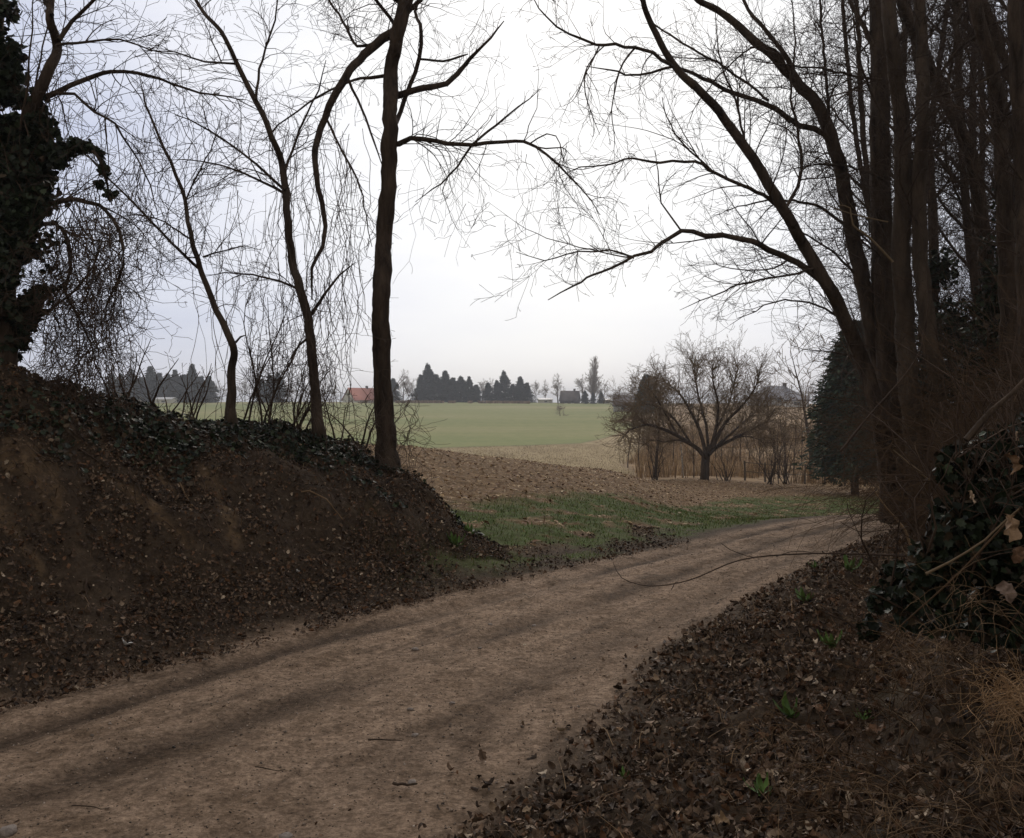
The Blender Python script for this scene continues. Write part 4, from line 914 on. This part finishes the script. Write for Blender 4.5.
far_tree(490, 352, 22, B1, 'second bare tree in the gap between the spruce groups', 1, 2.5)
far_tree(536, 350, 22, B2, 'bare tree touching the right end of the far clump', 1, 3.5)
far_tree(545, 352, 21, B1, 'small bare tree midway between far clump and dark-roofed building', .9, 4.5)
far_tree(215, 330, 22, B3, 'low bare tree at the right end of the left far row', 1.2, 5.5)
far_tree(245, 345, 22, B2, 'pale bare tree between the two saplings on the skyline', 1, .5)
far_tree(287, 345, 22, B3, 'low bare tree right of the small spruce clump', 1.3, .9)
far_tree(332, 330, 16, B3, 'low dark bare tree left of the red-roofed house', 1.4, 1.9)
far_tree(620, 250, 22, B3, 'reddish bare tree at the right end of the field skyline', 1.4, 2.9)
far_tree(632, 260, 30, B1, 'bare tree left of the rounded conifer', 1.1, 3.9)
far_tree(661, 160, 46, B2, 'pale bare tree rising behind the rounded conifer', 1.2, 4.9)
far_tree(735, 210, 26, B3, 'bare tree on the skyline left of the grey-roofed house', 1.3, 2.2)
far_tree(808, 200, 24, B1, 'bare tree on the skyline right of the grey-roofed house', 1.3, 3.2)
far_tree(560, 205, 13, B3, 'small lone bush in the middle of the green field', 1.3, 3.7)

# middle distance bare trees and saplings
MT = bare_meshes(7, 61, .11, 3, .2, 14, 38, tip=.010, dens=2.6, brl=.5); MT2 = bare_meshes(7, 62, .08, 3, .3, 12, 25, tip=.010, dens=2.6, brl=.42)
MS = bare_meshes(4, 63, .04, 2, .25, 12, 22, tip=.011, dens=4.5, brl=.35); MS2 = bare_meshes(4, 64, .035, 2, .3, 11, 16, tip=.011, dens=4.5, brl=.3)
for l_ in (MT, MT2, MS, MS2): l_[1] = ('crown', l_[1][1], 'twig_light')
far_tree(810, 52, 150, MT2, 'tall bare tree left of the dark conifer by the bend', 1.5, .7, 7)
far_tree(655, 47, 112, MT, 'slim bare tree standing behind the left side of the orchard tree', 1.1, 2.7, 7)
birch = bare_meshes(4, 65, .06, 2, .5, 6, 30, tip=.005, dens=3, brl=.35); birch[0] = ('trunk', birch[0][1], 'birch')
far_tree(683, 48, 70, birch, 'small white-barked birch just left of the orchard trunk', 1, .2, 4)
far_tree(694, 48, 60, MS, 'curved sapling between the birch and the orchard trunk', 1.2, 1.2, 4)
for i, (px, D) in enumerate([(628, 70), (640, 62), (663, 60), (672, 75), (715, 60), (722, 72), (731, 58), (741, 66), (750, 74), (758, 60), (779, 55), (786, 64), (794, 58), (802, 70), (818, 60), (826, 52), (833, 62), (842, 70), (851, 56), (862, 64)]):
    far_tree(px, D, (70, 84, 60, 92)[i % 4] * 60 / D, (MS, MS2)[i % 2], '%s sapling from the left in the thin bare growth behind the orchard tree' % (ORD + ['eighteenth', 'nineteenth', 'twentieth'])[i], 1.1, i * 1.1, 4)
for px, D, h_, lb in [(770, 43.5, 2.9, 'many-stemmed bare bush right of the orchard tree'), (726, 44, 1.5, 'small leaning bare bush beside the orchard trunk'), (786, 45, 3.4, 'dark bare bush behind the many-stemmed one'), (655, 44, 1.8, 'low bushy regrowth at the foot of the slim tree left of the orchard trunk')]:
    x_ = (px - CX) / F * D; shrub('bare_bush', lb, (x_, D, H(x_, D)), h_, 9, .38, 2, 'twig', .025, dict(up=.04, wig=.14, dens=3.2, ang=38, ratio=.55), dens=4, tip=.004)

# --- orchard tree
D = 44.0; bp_ = P(705, 486, D)
trunk = limb([(704, 488), (705, 472), (706, 458), (708, 450)], D, D, .22, .20, .2)
def ob(pts, d, r0, r1): return limb(pts, D, D + d, r0 * .72, r1 * .7, .3, .007)
br = [ob([(706, 458), (698, 449), (678, 436), (660, 428), (646, 425), (630, 430), (620, 440)], -1.5, .17, .03), ob([(708, 455), (716, 447), (731, 440), (754, 428), (768, 420), (775, 408)], 1, .17, .03),
      ob([(706, 455), (700, 431), (687, 405), (676, 390), (660, 380)], 1.5, .14, .025), ob([(709, 452), (716, 430), (718, 405), (713, 380), (712, 362)], -1, .14, .025),
      ob([(712, 448), (724, 425), (740, 408), (754, 390), (760, 372)], -2, .14, .025), ob([(698, 449), (680, 440), (665, 442), (650, 440), (640, 448)], 2, .1, .02),
      ob([(690, 442), (675, 420), (660, 408), (640, 404), (628, 412)], 0, .09, .02), ob([(708, 452), (706, 425), (698, 395), (695, 372), (690, 358)], 3, .11, .02),
      ob([(716, 447), (735, 430), (755, 412), (768, 395)], 3, .1, .02), ob([(731, 440), (745, 436), (760, 440), (768, 450)], -1, .06, .015), ob([(716, 430), (728, 405), (735, 380), (738, 362)], 2, .08, .02), ob([(678, 436), (668, 418), (655, 396), (648, 388)], -2, .08, .02)]
OT = dict(up=.05, wig=.15, dens=4.2, ang=38, ratio=.55, seg=.22)
root = thing('orchard_tree', 'broad spreading bare orchard tree on the edge of the stubble', 'tree', bp_)
T = Tubes(10, .08); T.add(*trunk); link('trunk', T.mesh('trunk', bp_), M['bark_dark'], root); W2 = Tubes(3)
for pts, rs in br:
    T = Tubes(6, .06); T.add(pts, rs); link('branch', T.mesh('branch', bp_), M['bark_dark'], root)
    tot = sum(math.dist(pts[i], pts[i + 1]) for i in range(len(pts) - 1))
    for _ in range(int(tot * 12)):
        i = int((.2 + .8 * random.random() ** .7) * (len(pts) - 1.01)); a, b = pts[i], pts[i + 1]; d = norm3(tuple(b[k] - a[k] for k in range(3)))
        d2 = side(d, 45); d2 = norm3((d2[0], d2[1], d2[2] + .35)); twig(W2, a, d2, random.uniform(.7, 1.9), .020, 2, OT, .006)
link('twigs', W2.mesh('twigs', bp_), M['twig_light'], root)

# ================================================================== buildings
def box_mesh(boxes):
    V, Q = [], []
    for (x0, x1, y0, y1, z0, z1) in boxes:
        b = len(V); V += [(x0, y0, z0), (x1, y0, z0), (x1, y1, z0), (x0, y1, z0), (x0, y0, z1), (x1, y0, z1), (x1, y1, z1), (x0, y1, z1)]
        Q += [(b, b + 3, b + 2, b + 1), (b + 4, b + 5, b + 6, b + 7), (b, b + 1, b + 5, b + 4), (b + 1, b + 2, b + 6, b + 5), (b + 2, b + 3, b + 7, b + 6), (b + 3, b, b + 4, b + 7)]
    return mesh_np('box', V, None, Q)
def house(label, px, D, w, dp, hw, hr, wallm, roofm, rz, hip=0.0, chim=True, wins=()):
    x_ = (px - CX) / F * D; root = thing('house', label, 'house', (x_, D, H(x_, D) - .2)); root.rotation_euler[2] = rz
    # long axis x; gables at +-x
    V = [(-w/2, -dp/2, 0), (w/2, -dp/2, 0), (w/2, dp/2, 0), (-w/2, dp/2, 0), (-w/2, -dp/2, hw), (w/2, -dp/2, hw), (w/2, dp/2, hw), (-w/2, dp/2, hw), (-w/2 + .1, 0, hw + (hr if not hip else .1)), (w/2 - .1, 0, hw + (hr if not hip else .1))]
    me = mesh_np('wall', V, [(4, 8, 7), (5, 6, 9)], [(0, 1, 5, 4), (1, 2, 6, 5), (2, 3, 7, 6), (3, 0, 4, 7)]); link('wall', me, M[wallm], root)
    o = .5; e_ = .25; a = w/2 + e_; b = dp/2 + o; rh = w/2 + e_ - hip; zt = hw + hr + .15; ze = hw - o * hr / (dp/2) + .12; th = .22
    R_ = [(-a, -b, ze), (a, -b, ze), (rh, 0, zt), (-rh, 0, zt), (a, b, ze), (-a, b, ze)]; R2 = [(x, y, z + th) for x, y, z in R_]
    q = [(0, 1, 2, 3), (4, 5, 3, 2)]; qt = [tuple(i + 6 for i in f[::-1]) for f in q]
    sidesq = [(0, 1, 7, 6), (4, 5, 11, 10), (1, 2, 8, 7), (2, 4, 10, 8), (5, 3, 9, 11), (3, 0, 6, 9)]
    tri = [(1, 4, 2), (7, 8, 10), (5, 0, 3), (11, 9, 6)] if hip else None
    roof = link('roof', mesh_np('roof', R_ + R2, tri, q + qt + sidesq), M[roofm], root)
    if chim:
        c_ = link('chimney', box_mesh([(w * .2, w * .2 + .7, -.3, .4, hw + hr * .5, hw + hr + 1.0), (w * .2 - .08, w * .2 + .78, -.38, .48, hw + hr + 1.0, hw + hr + 1.12)]), M['roof_dark'], roof)
    for (face, u, z, ww, hh_) in wins:
        if face == 'g': bx = [(-w/2 - .03, -w/2 + .02, u - ww/2, u + ww/2, z, z + hh_)]; fr = [(-w/2 - .06, -w/2 - .001, u - ww/2 - .1, u + ww/2 + .1, z - .12, z - .01)]
        elif face == 'h': bx = [(w/2 - .02, w/2 + .03, u - ww/2, u + ww/2, z, z + hh_)]; fr = [(w/2 + .001, w/2 + .06, u - ww/2 - .1, u + ww/2 + .1, z - .12, z - .01)]
        else: bx = [(u - ww/2, u + ww/2, -dp/2 - .03, -dp/2 + .02, z, z + hh_)]; fr = [(u - ww/2 - .1, u + ww/2 + .1, -dp/2 - .06, -dp/2 - .001, z - .12, z - .01)]
        wn = link('window', box_mesh(bx), M['glass'], root); link('sill', box_mesh(fr), M['white_paint'], wn)
    return root
house('white-walled house with a red tiled roof beside the straight trunk', 361, 335, 10.5, 8.5, 1.0, 4.0, 'plaster', 'roof_red', rad(40), wins=[('g', -.6, 2.9, .8, 1.0), ('g', -.6, .6, .9, 1.1), ('h', 0, 2.2, .8, 1.2), ('f', 1, .2, 1, .6)])
house('low dark-roofed building below the wide bare tree', 570, 338, 6.5, 7, 1.2, 3.2, 'roof_dark', 'roof_dark', rad(-12), wins=[('f', -1, .3, .9, .8), ('f', 1.4, .3, .9, .8)])
house('grey hip-roofed house showing above the brown slope', 776, 225, 10.5, 9, 2.0, 2.6, 'plaster_grey', 'roof_grey', rad(18), hip=3.0, wins=[('f', -2, .9, 1.1, .9), ('f', 2.2, .9, 1.1, .9), ('g', 0, .9, 1.2, .9)])
house('long low house with a brown roof among reddish trees at the field end', 632, 228, 9, 7, 1.4, 2.2, 'plaster_grey', 'roof_dark', rad(-8), wins=[('f', -2, .4, .9, .8)])
house('low white outbuilding with a flat looking roof right of the poplar', 612, 345, 9, 4, 1.3, .35, 'white_paint', 'white_paint', rad(4), chim=False, wins=[('f', -2, .4, 1.2, .5), ('f', 2, .4, 1.2, .5)])
house('tiny white building in front of the left far spruces', 166, 318, 6, 4, 1.3, .5, 'plaster', 'white_paint', rad(-6), chim=False, wins=[('f', 0, .5, 1.2, .5)])
house('small white shed in the gap right of the far clump', 545, 340, 5, 4, 1.2, .4, 'plaster', 'white_paint', rad(6), chim=False, wins=[('f', 0, .5, 1.0, .4)])
house('pale greenhouse-like shed right of the grey-roofed house', 797, 205, 5, 3.5, 1.6, .8, 'white_paint', 'roof_grey', rad(-15), chim=False, wins=[('f', 0, .6, 1.4, .6)])

# far hedge along the top of the field
x = RNG.uniform(-70, 6, 7000); x = x[fbm(x, x * 0, 9, 3, 9) > -.02]; y = 318 + RNG.normal(0, 1.5, len(x))
blades('hedge_scrub', 'low reddish brown scrub along the top edge of the green field', x, y, np.ones(len(x), bool), (.3, 1.2), (.08, .2), .5, [(.18, .12, .075), (.30, .21, .13)], [1, 1])

# fence behind the verge
FD = 46.5; a = (745 - CX) / F * FD; b = (905 - CX) / F * FD
root = thing('wire_fence', 'low post and rail fence behind the verge by the conifer', 'fence', (a, FD, H(a, FD)))
npst = 9
pxs = [a + (b - a) * i / (npst - 1) for i in range(npst)]
tops = []
for x_ in pxs:
    z_ = H(x_, FD); T = Tubes(6, .05); T.add([(x_, FD, z_ - .2), (x_ + G(0, .01), FD, z_ + .5), (x_ + G(0, .03), FD, z_ + 1.0)], [.05, .048, .045]); link('post', T.mesh('post', root.location), M['wood_grey'], root); tops.append((x_, FD - .04, z_ + .92))
for dz in (0, -.45):
    T = Tubes(4); T.add([(p[0], p[1], p[2] + dz + G(0, .01)) for p in tops], [.018] * npst); link('rail', T.mesh('rail', root.location), M['wood_grey'], root)

# ================================================================== right foreground
# ivy-covered stump mound by the right edge
sx, sy = 1.78, 3.25; sz0 = H(sx, sy)
root = ivy_mass('ivy_bush', 'black-green ivy mound with dead leaves at the right edge', [(985, 470, 34, .1), (1010, 455, 30, .2), (960, 462, 20, .1), (1000, 510, 44, 0), (950, 470, 14, 0), (1040, 470, 50, .1), (1040, 540, 60, 0), (975, 545, 42, 0), (940, 560, 26, 0), (1010, 590, 50, 0), (925, 590, 20, 0), (960, 600, 34, 0), (1060, 430, 40, .3), (905, 600, 18, .1), (945, 515, 16, .1), (895, 575, 16, .5), (900, 620, 22, .2), (935, 630, 26, .1), (880, 600, 14, .4), (1030, 630, 36, -.1), (985, 640, 22, 0), (870, 630, 12, .4)],
         3.25, .9, 80000, size=(.02, .045), cols=ICOL, wts=(5, 4, .5, 2.5), loc=(sx, sy, sz0))
def near_twig(label, pts, D, r, name='bare_twig', cat='twig', mt='twig', kids=0, D1=None):
    D1 = D1 or D; Pp = [P(a, b, D + (D1 - D) * i / (len(pts) - 1)) for i, (a, b) in enumerate(pts)]; rs = [r * (1 - .6 * i / (len(pts) - 1)) for i in range(len(pts))]
    pp, rr = resample(Pp, rs, .06); T = Tubes(6, .08); T.add(pp, rr)
    if kids: dress(T, pp, rr, kids, (.1, .35), 0, FINE, r=r * .4)
    o = link(name, T.mesh(name, Pp[0]), M[mt]); o.location = Pp[0]; tag(o, label, cat); return o
near_twig('long dark twig reaching over the track from the right bank', [(905, 556), (860, 554), (800, 554), (740, 560), (690, 580), (650, 586), (622, 578), (613, 562)], 4.2, .0048, name='fallen_twig', D1=5.2, kids=2)
near_twig('dark stick rising to the right edge above the ivy mound', [(966, 440), (990, 412), (1010, 395), (1035, 368)], 3.1, .012, mt='bark_dark')
near_twig('pale straight twig slanting across the ivy mound', [(926, 574), (950, 562), (985, 540), (1008, 518), (1020, 508)], 2.9, .0045, mt='twig_light')
near_twig('long thin cane slanting down the bank below the ivy mound', [(1020, 508), (960, 572), (905, 622), (870, 656), (850, 690)], 2.9, .004, mt='bramble', D1=3.4)
near_twig('brown broken cane standing in the rusty stems', [(915, 560), (905, 530), (888, 510), (872, 488)], 5.2, .009, mt='dry')
near_twig('thin brown cane leaning above the rusty stems', [(930, 480), (912, 466), (893, 450)], 5.6, .010, mt='twig_light')
near_twig('dark thin branch curving up in front of the grey trunks', [(840, 452), (870, 415), (905, 375), (922, 345), (928, 300), (925, 250)], 8.5, .011, kids=4)
near_twig('pale bent bare branch before the dark trunk', [(893, 262), (870, 238), (853, 225), (850, 208), (838, 205)], 9.6, .012, mt='twig_light', kids=2)
near_twig('pale forked twig pointing left before the trunks', [(888, 222), (860, 216), (840, 210), (815, 200)], 9.7, .008, mt='twig_light', kids=4)
T = Tubes(3)
for i in range(1500):
    y_ = random.uniform(2.2, 6.5); x_ = y_ * random.uniform(.36, .60)
    if x_ > .54 * y_ or random.random() < .4:
        twig(T, (x_, y_, H(x_, y_)), norm3((G(-.2, .6), G(0, .6), abs(G(.3, .3)))), random.uniform(.15, .6), random.uniform(.0015, .0035), 1, dict(up=-.07, wig=.2, dens=4, ang=50, ratio=.5, seg=.05), .0008)
tag(link('undergrowth', T.mesh('undergrowth'), M['bramble']), 'dark fine brushwood over the bank below the ivy mound', kind='stuff')
T = Tubes(4)
for i in range(260):
    y_ = random.uniform(5.5, 10.3); x_ = random.uniform(-.62 * y_, -.12 * y_)
    k_ = fields(np.array([x_]), np.array([y_]))[1]
    if not (-5.2 < k_['acr'][0] < -1.7) or k_['bank'][0] < .5: continue
    pts = []; a_ = -.9 + G(0, .9); n_ = random.randint(5, 12); 
    for j in range(n_):
        pts.append((x_, y_, H(x_, y_) + .012 + random.random() * .03)); a_ += G(0, .35); x_ += math.cos(a_) * .06; y_ += math.sin(a_) * .06
    r_ = random.uniform(.002, .006); T.add(pts, [r_ * (1 - .7 * j / n_) for j in range(n_)])
tag(link('roots', T.mesh('roots'), M['vine']), 'thin exposed roots and broken twigs over the face of the left bank', kind='stuff')
# sticks on the ground
def ground_stick(px, py, D, L, ang, r, lb, mt='twig_light', nm='stick'):
    x_ = (px - CX) / F * D; pts = []
    for i in range(6):
        f = (i / 5 - .5) * L; a_, b_ = x_ + math.cos(ang) * f, D + math.sin(ang) * f; pts.append((a_, b_, H(a_, b_) + r + .025 + G(0, .004)))
    T = Tubes(6, .12); T.add(*resample(pts, [r * (1 - .1 * i) for i in range(6)], .05)); o = link(nm, T.mesh(nm, pts[0]), M[mt]); o.location = pts[0]; return tag(o, lb, 'stick')
ground_stick(322, 560, 8.1, .36, .1, .010, 'pale broken stick on the foot of the left bank', 'dry')
ground_stick(186, 552, 7.3, .22, -.7, .009, 'short pale stick lying on the left bank below the bare earth', 'dry')
ground_stick(405, 790, 3.84, .11, -.3, .007, 'dark knobbly stick lying on the near part of the track', 'bark_dark')
ground_stick(385, 742, 4.37, .16, .1, .004, 'thin dark twig across the middle of the track', 'bark_dark')
ground_stick(90, 812, 3.6, .14, .05, .003, 'hair-thin dark twig at the lower left of the track', 'bark_dark')
ground_stick(270, 770, 4.0, .13, .0, .003, 'thin twig lying flat left of the track middle', 'bark_dark')

# large dead leaves caught on the ivy mound
def crumpled(seed, n=13):
    rg = np.random.default_rng(seed); V = []; T_ = []
    lob = rg.uniform(0, 6.28); ring = 4
    V.append((0, 0, 0))
    for j in range(1, ring + 1):
        for i in range(n * 2):
            a = math.pi * i / n; rr = (.34 + .045 * abs(math.cos(2.5 * a + lob)) + .03 * math.sin(7 * a + lob)) * j / ring
            x_, y_ = math.cos(a) * rr * .85, math.sin(a) * rr * 1.15
            z_ = float(fbm(np.array([x_ * 3 + seed]), np.array([y_ * 3]), .9, 3, seed)[0]) * .9 * (j / ring) + .5 * x_ * x_ - .35 * y_ * y_ + .06 * abs(math.sin(2.5 * a)) * j / ring
            V.append((x_, y_, z_))
    m = n * 2
    for i in range(m): T_.append((0, 1 + i, 1 + (i + 1) % m))
    for j in range(ring - 1):
        for i in range(m):
            a, b = 1 + j * m + i, 1 + j * m + (i + 1) % m; T_ += [(a, a + m, b + m), (a, b + m, b)]
    return np.array(V), T_
def big_leaf(px, py, D, s_, seed, lb, col, rot):
    V, Fc = crumpled(seed); s_ = s_ * .8; col = (col[0] * .8, col[1] * .68, col[2] * .55); 
    me = mesh_np('dead_leaf', V * s_, Fc, None, smooth=True, col=np.tile(col, (len(V), 1))); o = link('dead_leaf', me, M['leaf']); o.location = P(px, py, D); o.rotation_euler = rot; return tag(o, lb, 'leaf')
big_leaf(1008, 528, 2.75, .125, 3, 'big pale tan dead leaf hanging on the ivy mound', (.36, .27, .19), (1.3, .4, .5))
big_leaf(1006, 592, 2.7, .09, 4, 'greyish crumpled dead leaf low on the ivy mound', (.30, .25, .24), (1.0, -.3, .2))
big_leaf(972, 497, 2.85, .065, 5, 'small whitish dead leaf in the middle of the ivy mound', (.55, .47, .38), (1.2, .3, 1.4))
big_leaf(1012, 463, 2.9, .11, 7, 'large folded tan leaf near the top of the ivy mound', (.34, .24, .16), (1.1, -.5, 1.7))
big_leaf(1018, 555, 2.72, .075, 9, 'brown dead leaf tucked under the big pale one', (.20, .13, .09), (1.2, .5, -.4))
big_leaf(1016, 436, 3.0, .045, 11, 'tiny pale leaf at the top of the ivy mound', (.45, .38, .32), (1.2, 0, 1))
def lying_leaf(px, py, s_, seed, lb, col):
    D = EYE * F / (py - HY)
    for _ in range(12): x_ = (px - CX) / F * D; D = (EYE - H(x_, D) - .03) * F / (py - HY) * .6 + D * .4
    o = big_leaf(px, py, D, s_, seed, lb, col, (.3, .25, seed * 1.1)); o.location = ((px - CX) / F * D, D, H((px - CX) / F * D, D) + .035); return o
lying_leaf(722, 822, .075, 21, 'pale curled leaf at the bottom of the right-hand litter', (.36, .28, .19))
lying_leaf(527, 811, .06, 22, 'pale star-shaped leaf on the litter edge near the bottom', (.38, .32, .25))
lying_leaf(717, 625, .06, 23, 'whitish leaf lying high in the right-hand litter', (.5, .45, .38))
lying_leaf(676, 757, .05, 24, 'small white leaf in the middle of the right-hand litter', (.6, .57, .5))
lying_leaf(620, 730, .055, 25, 'tan leaf on the litter just right of the track edge', (.34, .24, .15))

# dry grass / root tangles
def tangle(label, px, py, D, n, L_, spread, mt='dry', r=.0011, droop=-.16):
    c_ = P(px, py, D); gz_ = H(c_[0], c_[1]); loc = (c_[0], c_[1], gz_); root = thing('dry_grass_tuft', label, 'dry grass', loc); T = Tubes(3)
    for i in range(n):
        p = (c_[0] + G(0, spread), c_[1] + G(0, spread), max(c_[2] + G(0, spread * .6), gz_)); twig(T, p, norm3((G(0, .7), G(-.2, .6), G(.3, .5))), random.uniform(.4, 1.1) * L_, r, 0, dict(up=droop, wig=.26, dens=3, ang=40, ratio=.5, seg=.025), .0006)
    link('fibres', T.mesh('fibres', loc), M[mt], root); return root
tangle('thick rusty clump of dry grass at the right edge', 1014, 700, 2.25, 210, .16, .035, mt='dry_bright')
tangle('matted dry grass low at the right edge', 1005, 775, 2.1, 60, .14, .04)
tangle('rusty dry fibres trailing below the ivy mound', 930, 652, 2.75, 60, .22, .06)
tangle('small rusty tuft hanging left of the thick clump', 895, 665, 3.0, 34, .2, .05)
tangle('pale looped dry fibres in front of the ivy mound', 975, 600, 2.75, 34, .25, .05)
tangle('thin straw wisps at the bottom right corner', 910, 815, 2.3, 60, .25, .08)
tangle('sparse straw blades on the litter near the bottom', 800, 775, 2.9, 40, .26, .10)
tangle('wisps of straw in the middle of the right-hand litter', 770, 735, 3.3, 46, .2, .07)

# green weeds on the right bank
def weed(px, py, s_, lb, n=9, seed=0):
    D = EYE * F / (py - HY) * .85
    for _ in range(14): x_ = (px - CX) / F * D; D = (EYE - H(x_, D)) * F / (py - HY) * .5 + D * .5
    x_ = (px - CX) / F * D; loc = (x_, D, H(x_, D) + .01); root = thing('weed_plant', lb, 'plant', loc); V_, F_, C_ = [], [], []
    for i in range(n):
        tv, tf = leaf_template(.35, .25, 0, .13, seed + i); tv = np.array(tv); tv[:, 1] += .5
        el = rad(random.uniform(25, 70)); az = i * 2.4 + random.random(); ry = np.array([[1, 0, 0], [0, math.cos(el), -math.sin(el)], [0, math.sin(el), math.cos(el)]]); rz = np.array([[math.cos(az), -math.sin(az), 0], [math.sin(az), math.cos(az), 0], [0, 0, 1]])
        F_.append(np.array(tf) + len(np.concatenate(V_)) if V_ else np.array(tf)); V_.append((rz @ ry @ tv.T).T * s_ * random.uniform(.6, 1.1)); C_.append(np.tile(np.array((.11, .19, .045)) * random.uniform(.7, 1.3), (len(tv), 1)))
    o = link('leaves', mesh_np('leaves', np.concatenate(V_), np.concatenate(F_), None, col=np.concatenate(C_)), M['ivy'], root); return root
for i, (px, py, s_, lb) in enumerate([(832, 652, .13, 'bright green leafy weed on the upper right-hand litter'), (790, 722, .11, 'green weed rosette in the middle of the right-hand litter'), (762, 800, .08, 'single broad green weed near the bottom'), (850, 578, .16, 'green weed patch under the long twig, nearest the ivy mound'),
      (805, 606, .13, 'green weed tuft left of the patch under the long twig'), (625, 782, .05, 'tiny green seedling in the litter beside the track'), (815, 570, .10, 'small green weed touching the long twig'), (865, 725, .06, 'small green weed below the trailing fibres')]):
    weed(px, py, s_, lb, 9 if i != 5 else 5, i * 20)
for i, (px, D, s_, lb) in enumerate([(455, 8.9, .16, 'dark green weed clump at the toe of the left bank'), (470, 9.3, .14, 'dark green weed clump nearest the verge grass at the foot of the left bank'), (240, 8.2, .10, 'small green plant under the bare earth streak on the left bank')]):
    x_ = (px - CX) / F * D; weed(px, HY + (EYE - H(x_, D)) / D * F, s_, lb, 14, 300 + i * 20)

# stones on the track
def stone(px, py, s_, lb, seed):
    D = EYE * F / (py - HY); x_ = (px - CX) / F * D; r = random.Random(seed); V = []; Q = []; n, m = 8, 5
    V.append((0, 0, -.5))
    for j in range(1, m):
        for i in range(n):
            a = 6.283 * i / n; b = math.pi * j / m - math.pi / 2; k = r.uniform(.82, 1.15); V.append((math.cos(a) * math.cos(b) * k, math.sin(a) * math.cos(b) * .75 * k, math.sin(b) * .5 * k))
    V.append((0, 0, .5)); tri = []
    for j in range(m - 2):
        for i in range(n): Q.append((1 + j * n + i, 1 + j * n + (i + 1) % n, 1 + (j + 1) * n + (i + 1) % n, 1 + (j + 1) * n + i))
    for i in range(n): tri += [(0, 1 + (i + 1) % n, 1 + i), (len(V) - 1, len(V) - 1 - n + i, len(V) - 1 - n + (i + 1) % n)]
    o = link('stone', mesh_np('stone', np.array(V) * s_, tri, Q, smooth=True), M['stone']); o.location = (x_, D, H(x_, D) + s_ * .12); o.rotation_euler[2] = seed; return tag(o, lb, 'stone', 'stones on the track')
for i, (px, py, s_, lb) in enumerate([(415, 652, .026, 'dark flat stone in the middle of the track'), (480, 650, .016, 'small pale stone right of the dark flat one'), (8, 836, .04, 'rounded stone at the bottom left corner'), (286, 834, .03, 'pale rounded stone at the bottom edge'), (415, 732, .022, 'pale stone beside the thin twig on the track'),
      (412, 780, .028, 'flat earth-covered stone above the knobbly stick'), (410, 709, .02, 'small pale stone above the twig on the track'), (452, 703, .018, 'flat pale stone right of the track middle'), (344, 612, .026, 'pale stone on the left edge of the track'), (490, 628, .02, 'grey stone half sunk in the far rut'), (534, 628, .018, 'brownish stone beside the far rut'), (546, 562, .035, 'pale stone on the verge beyond the track')]): stone(px, py, s_, lb, i + 3)
k_ = 0
x, y = rand_pts(260000, -5, 7, 3, 13); _, k = fields(x, y); keep = (np.abs(k['acr']) < 1.5) & view_ok(x, y) & (RNG.random(len(x)) < .5)
z, nn_ = normals(x[keep], y[keep]); n = keep.sum()
oct_ = ([(0, 0, -.3), (.5, 0, 0), (.1, .4, .05), (-.45, .1, 0), (0, -.4, 0), (0, 0, .3)], [(0, 2, 1), (0, 3, 2), (0, 4, 3), (0, 1, 4), (5, 1, 2), (5, 2, 3), (5, 3, 4), (5, 4, 1)])
V, Fc, C = scatter([oct_], np.stack([x[keep], y[keep], z], 1), rotmats(nn_, .35), (.004 + .012 * RNG.random(n) ** 2.2) * (1 + 1.0 * (RNG.random(n) < .02)), pal(n, [(.07, .05, .035), (.16, .115, .08), (.27, .20, .145), (.40, .33, .27)], [4, 3, 3, .7]))
tag(link('gravel', mesh_np('gravel', V, Fc, None, col=C), M['leaf']), 'fine gravel scattered over the dirt track', kind='stuff')

# litter scraps
def scrap(px, py, D0, s_, lb, mt, seed):
    D = D0
    for _ in range(14): x_ = (px - CX) / F * D; D = (EYE - H(x_, D) - .03) * F / (py - HY) * .4 + D * .6
    V, Fc = leaf_template(.7, .5, 1, .35, seed); me = mesh_np('litter_scrap', np.array(V) * s_, Fc, None); o = link('paper_scrap', me, M[mt]); x_ = (px - CX) / F * D; o.location = (x_, D, H(x_, D) + .03); o.rotation_euler = (.5, .2, seed); return tag(o, lb, 'litter')
scrap(125, 645, 5.7, .07, 'crumpled white paper scrap at the foot of the left bank', 'paper', 2)
scrap(298, 573, 7.6, .05, 'small white scrap below the pale stick', 'paper', 3)
scrap(191, 477, 8.3, .045, 'little orange scrap halfway up the left bank', 'orange', 4)

# ------------------------------------------------------------------ thin haze over the fields
hz = bpy.data.materials.new('haze_air'); hz.use_nodes = True; ht = hz.node_tree; ht.nodes.clear()
ho = ht.nodes.new('ShaderNodeOutputMaterial'); hv = ht.nodes.new('ShaderNodeVolumePrincipled')
hv.inputs['Color'].default_value = (0.82, 0.86, 0.93, 1); hv.inputs['Density'].default_value = 0.0006; hv.inputs['Anisotropy'].default_value = 0.3
ht.links.new(hv.outputs[0], ho.inputs['Volume'])
hb = link('haze', box_mesh([(-1805, 1805, -42, 2905, -8, 32)]), hz); hb['kind'] = 'stuff'; hb['label'] = 'thin pale air haze over the fields'
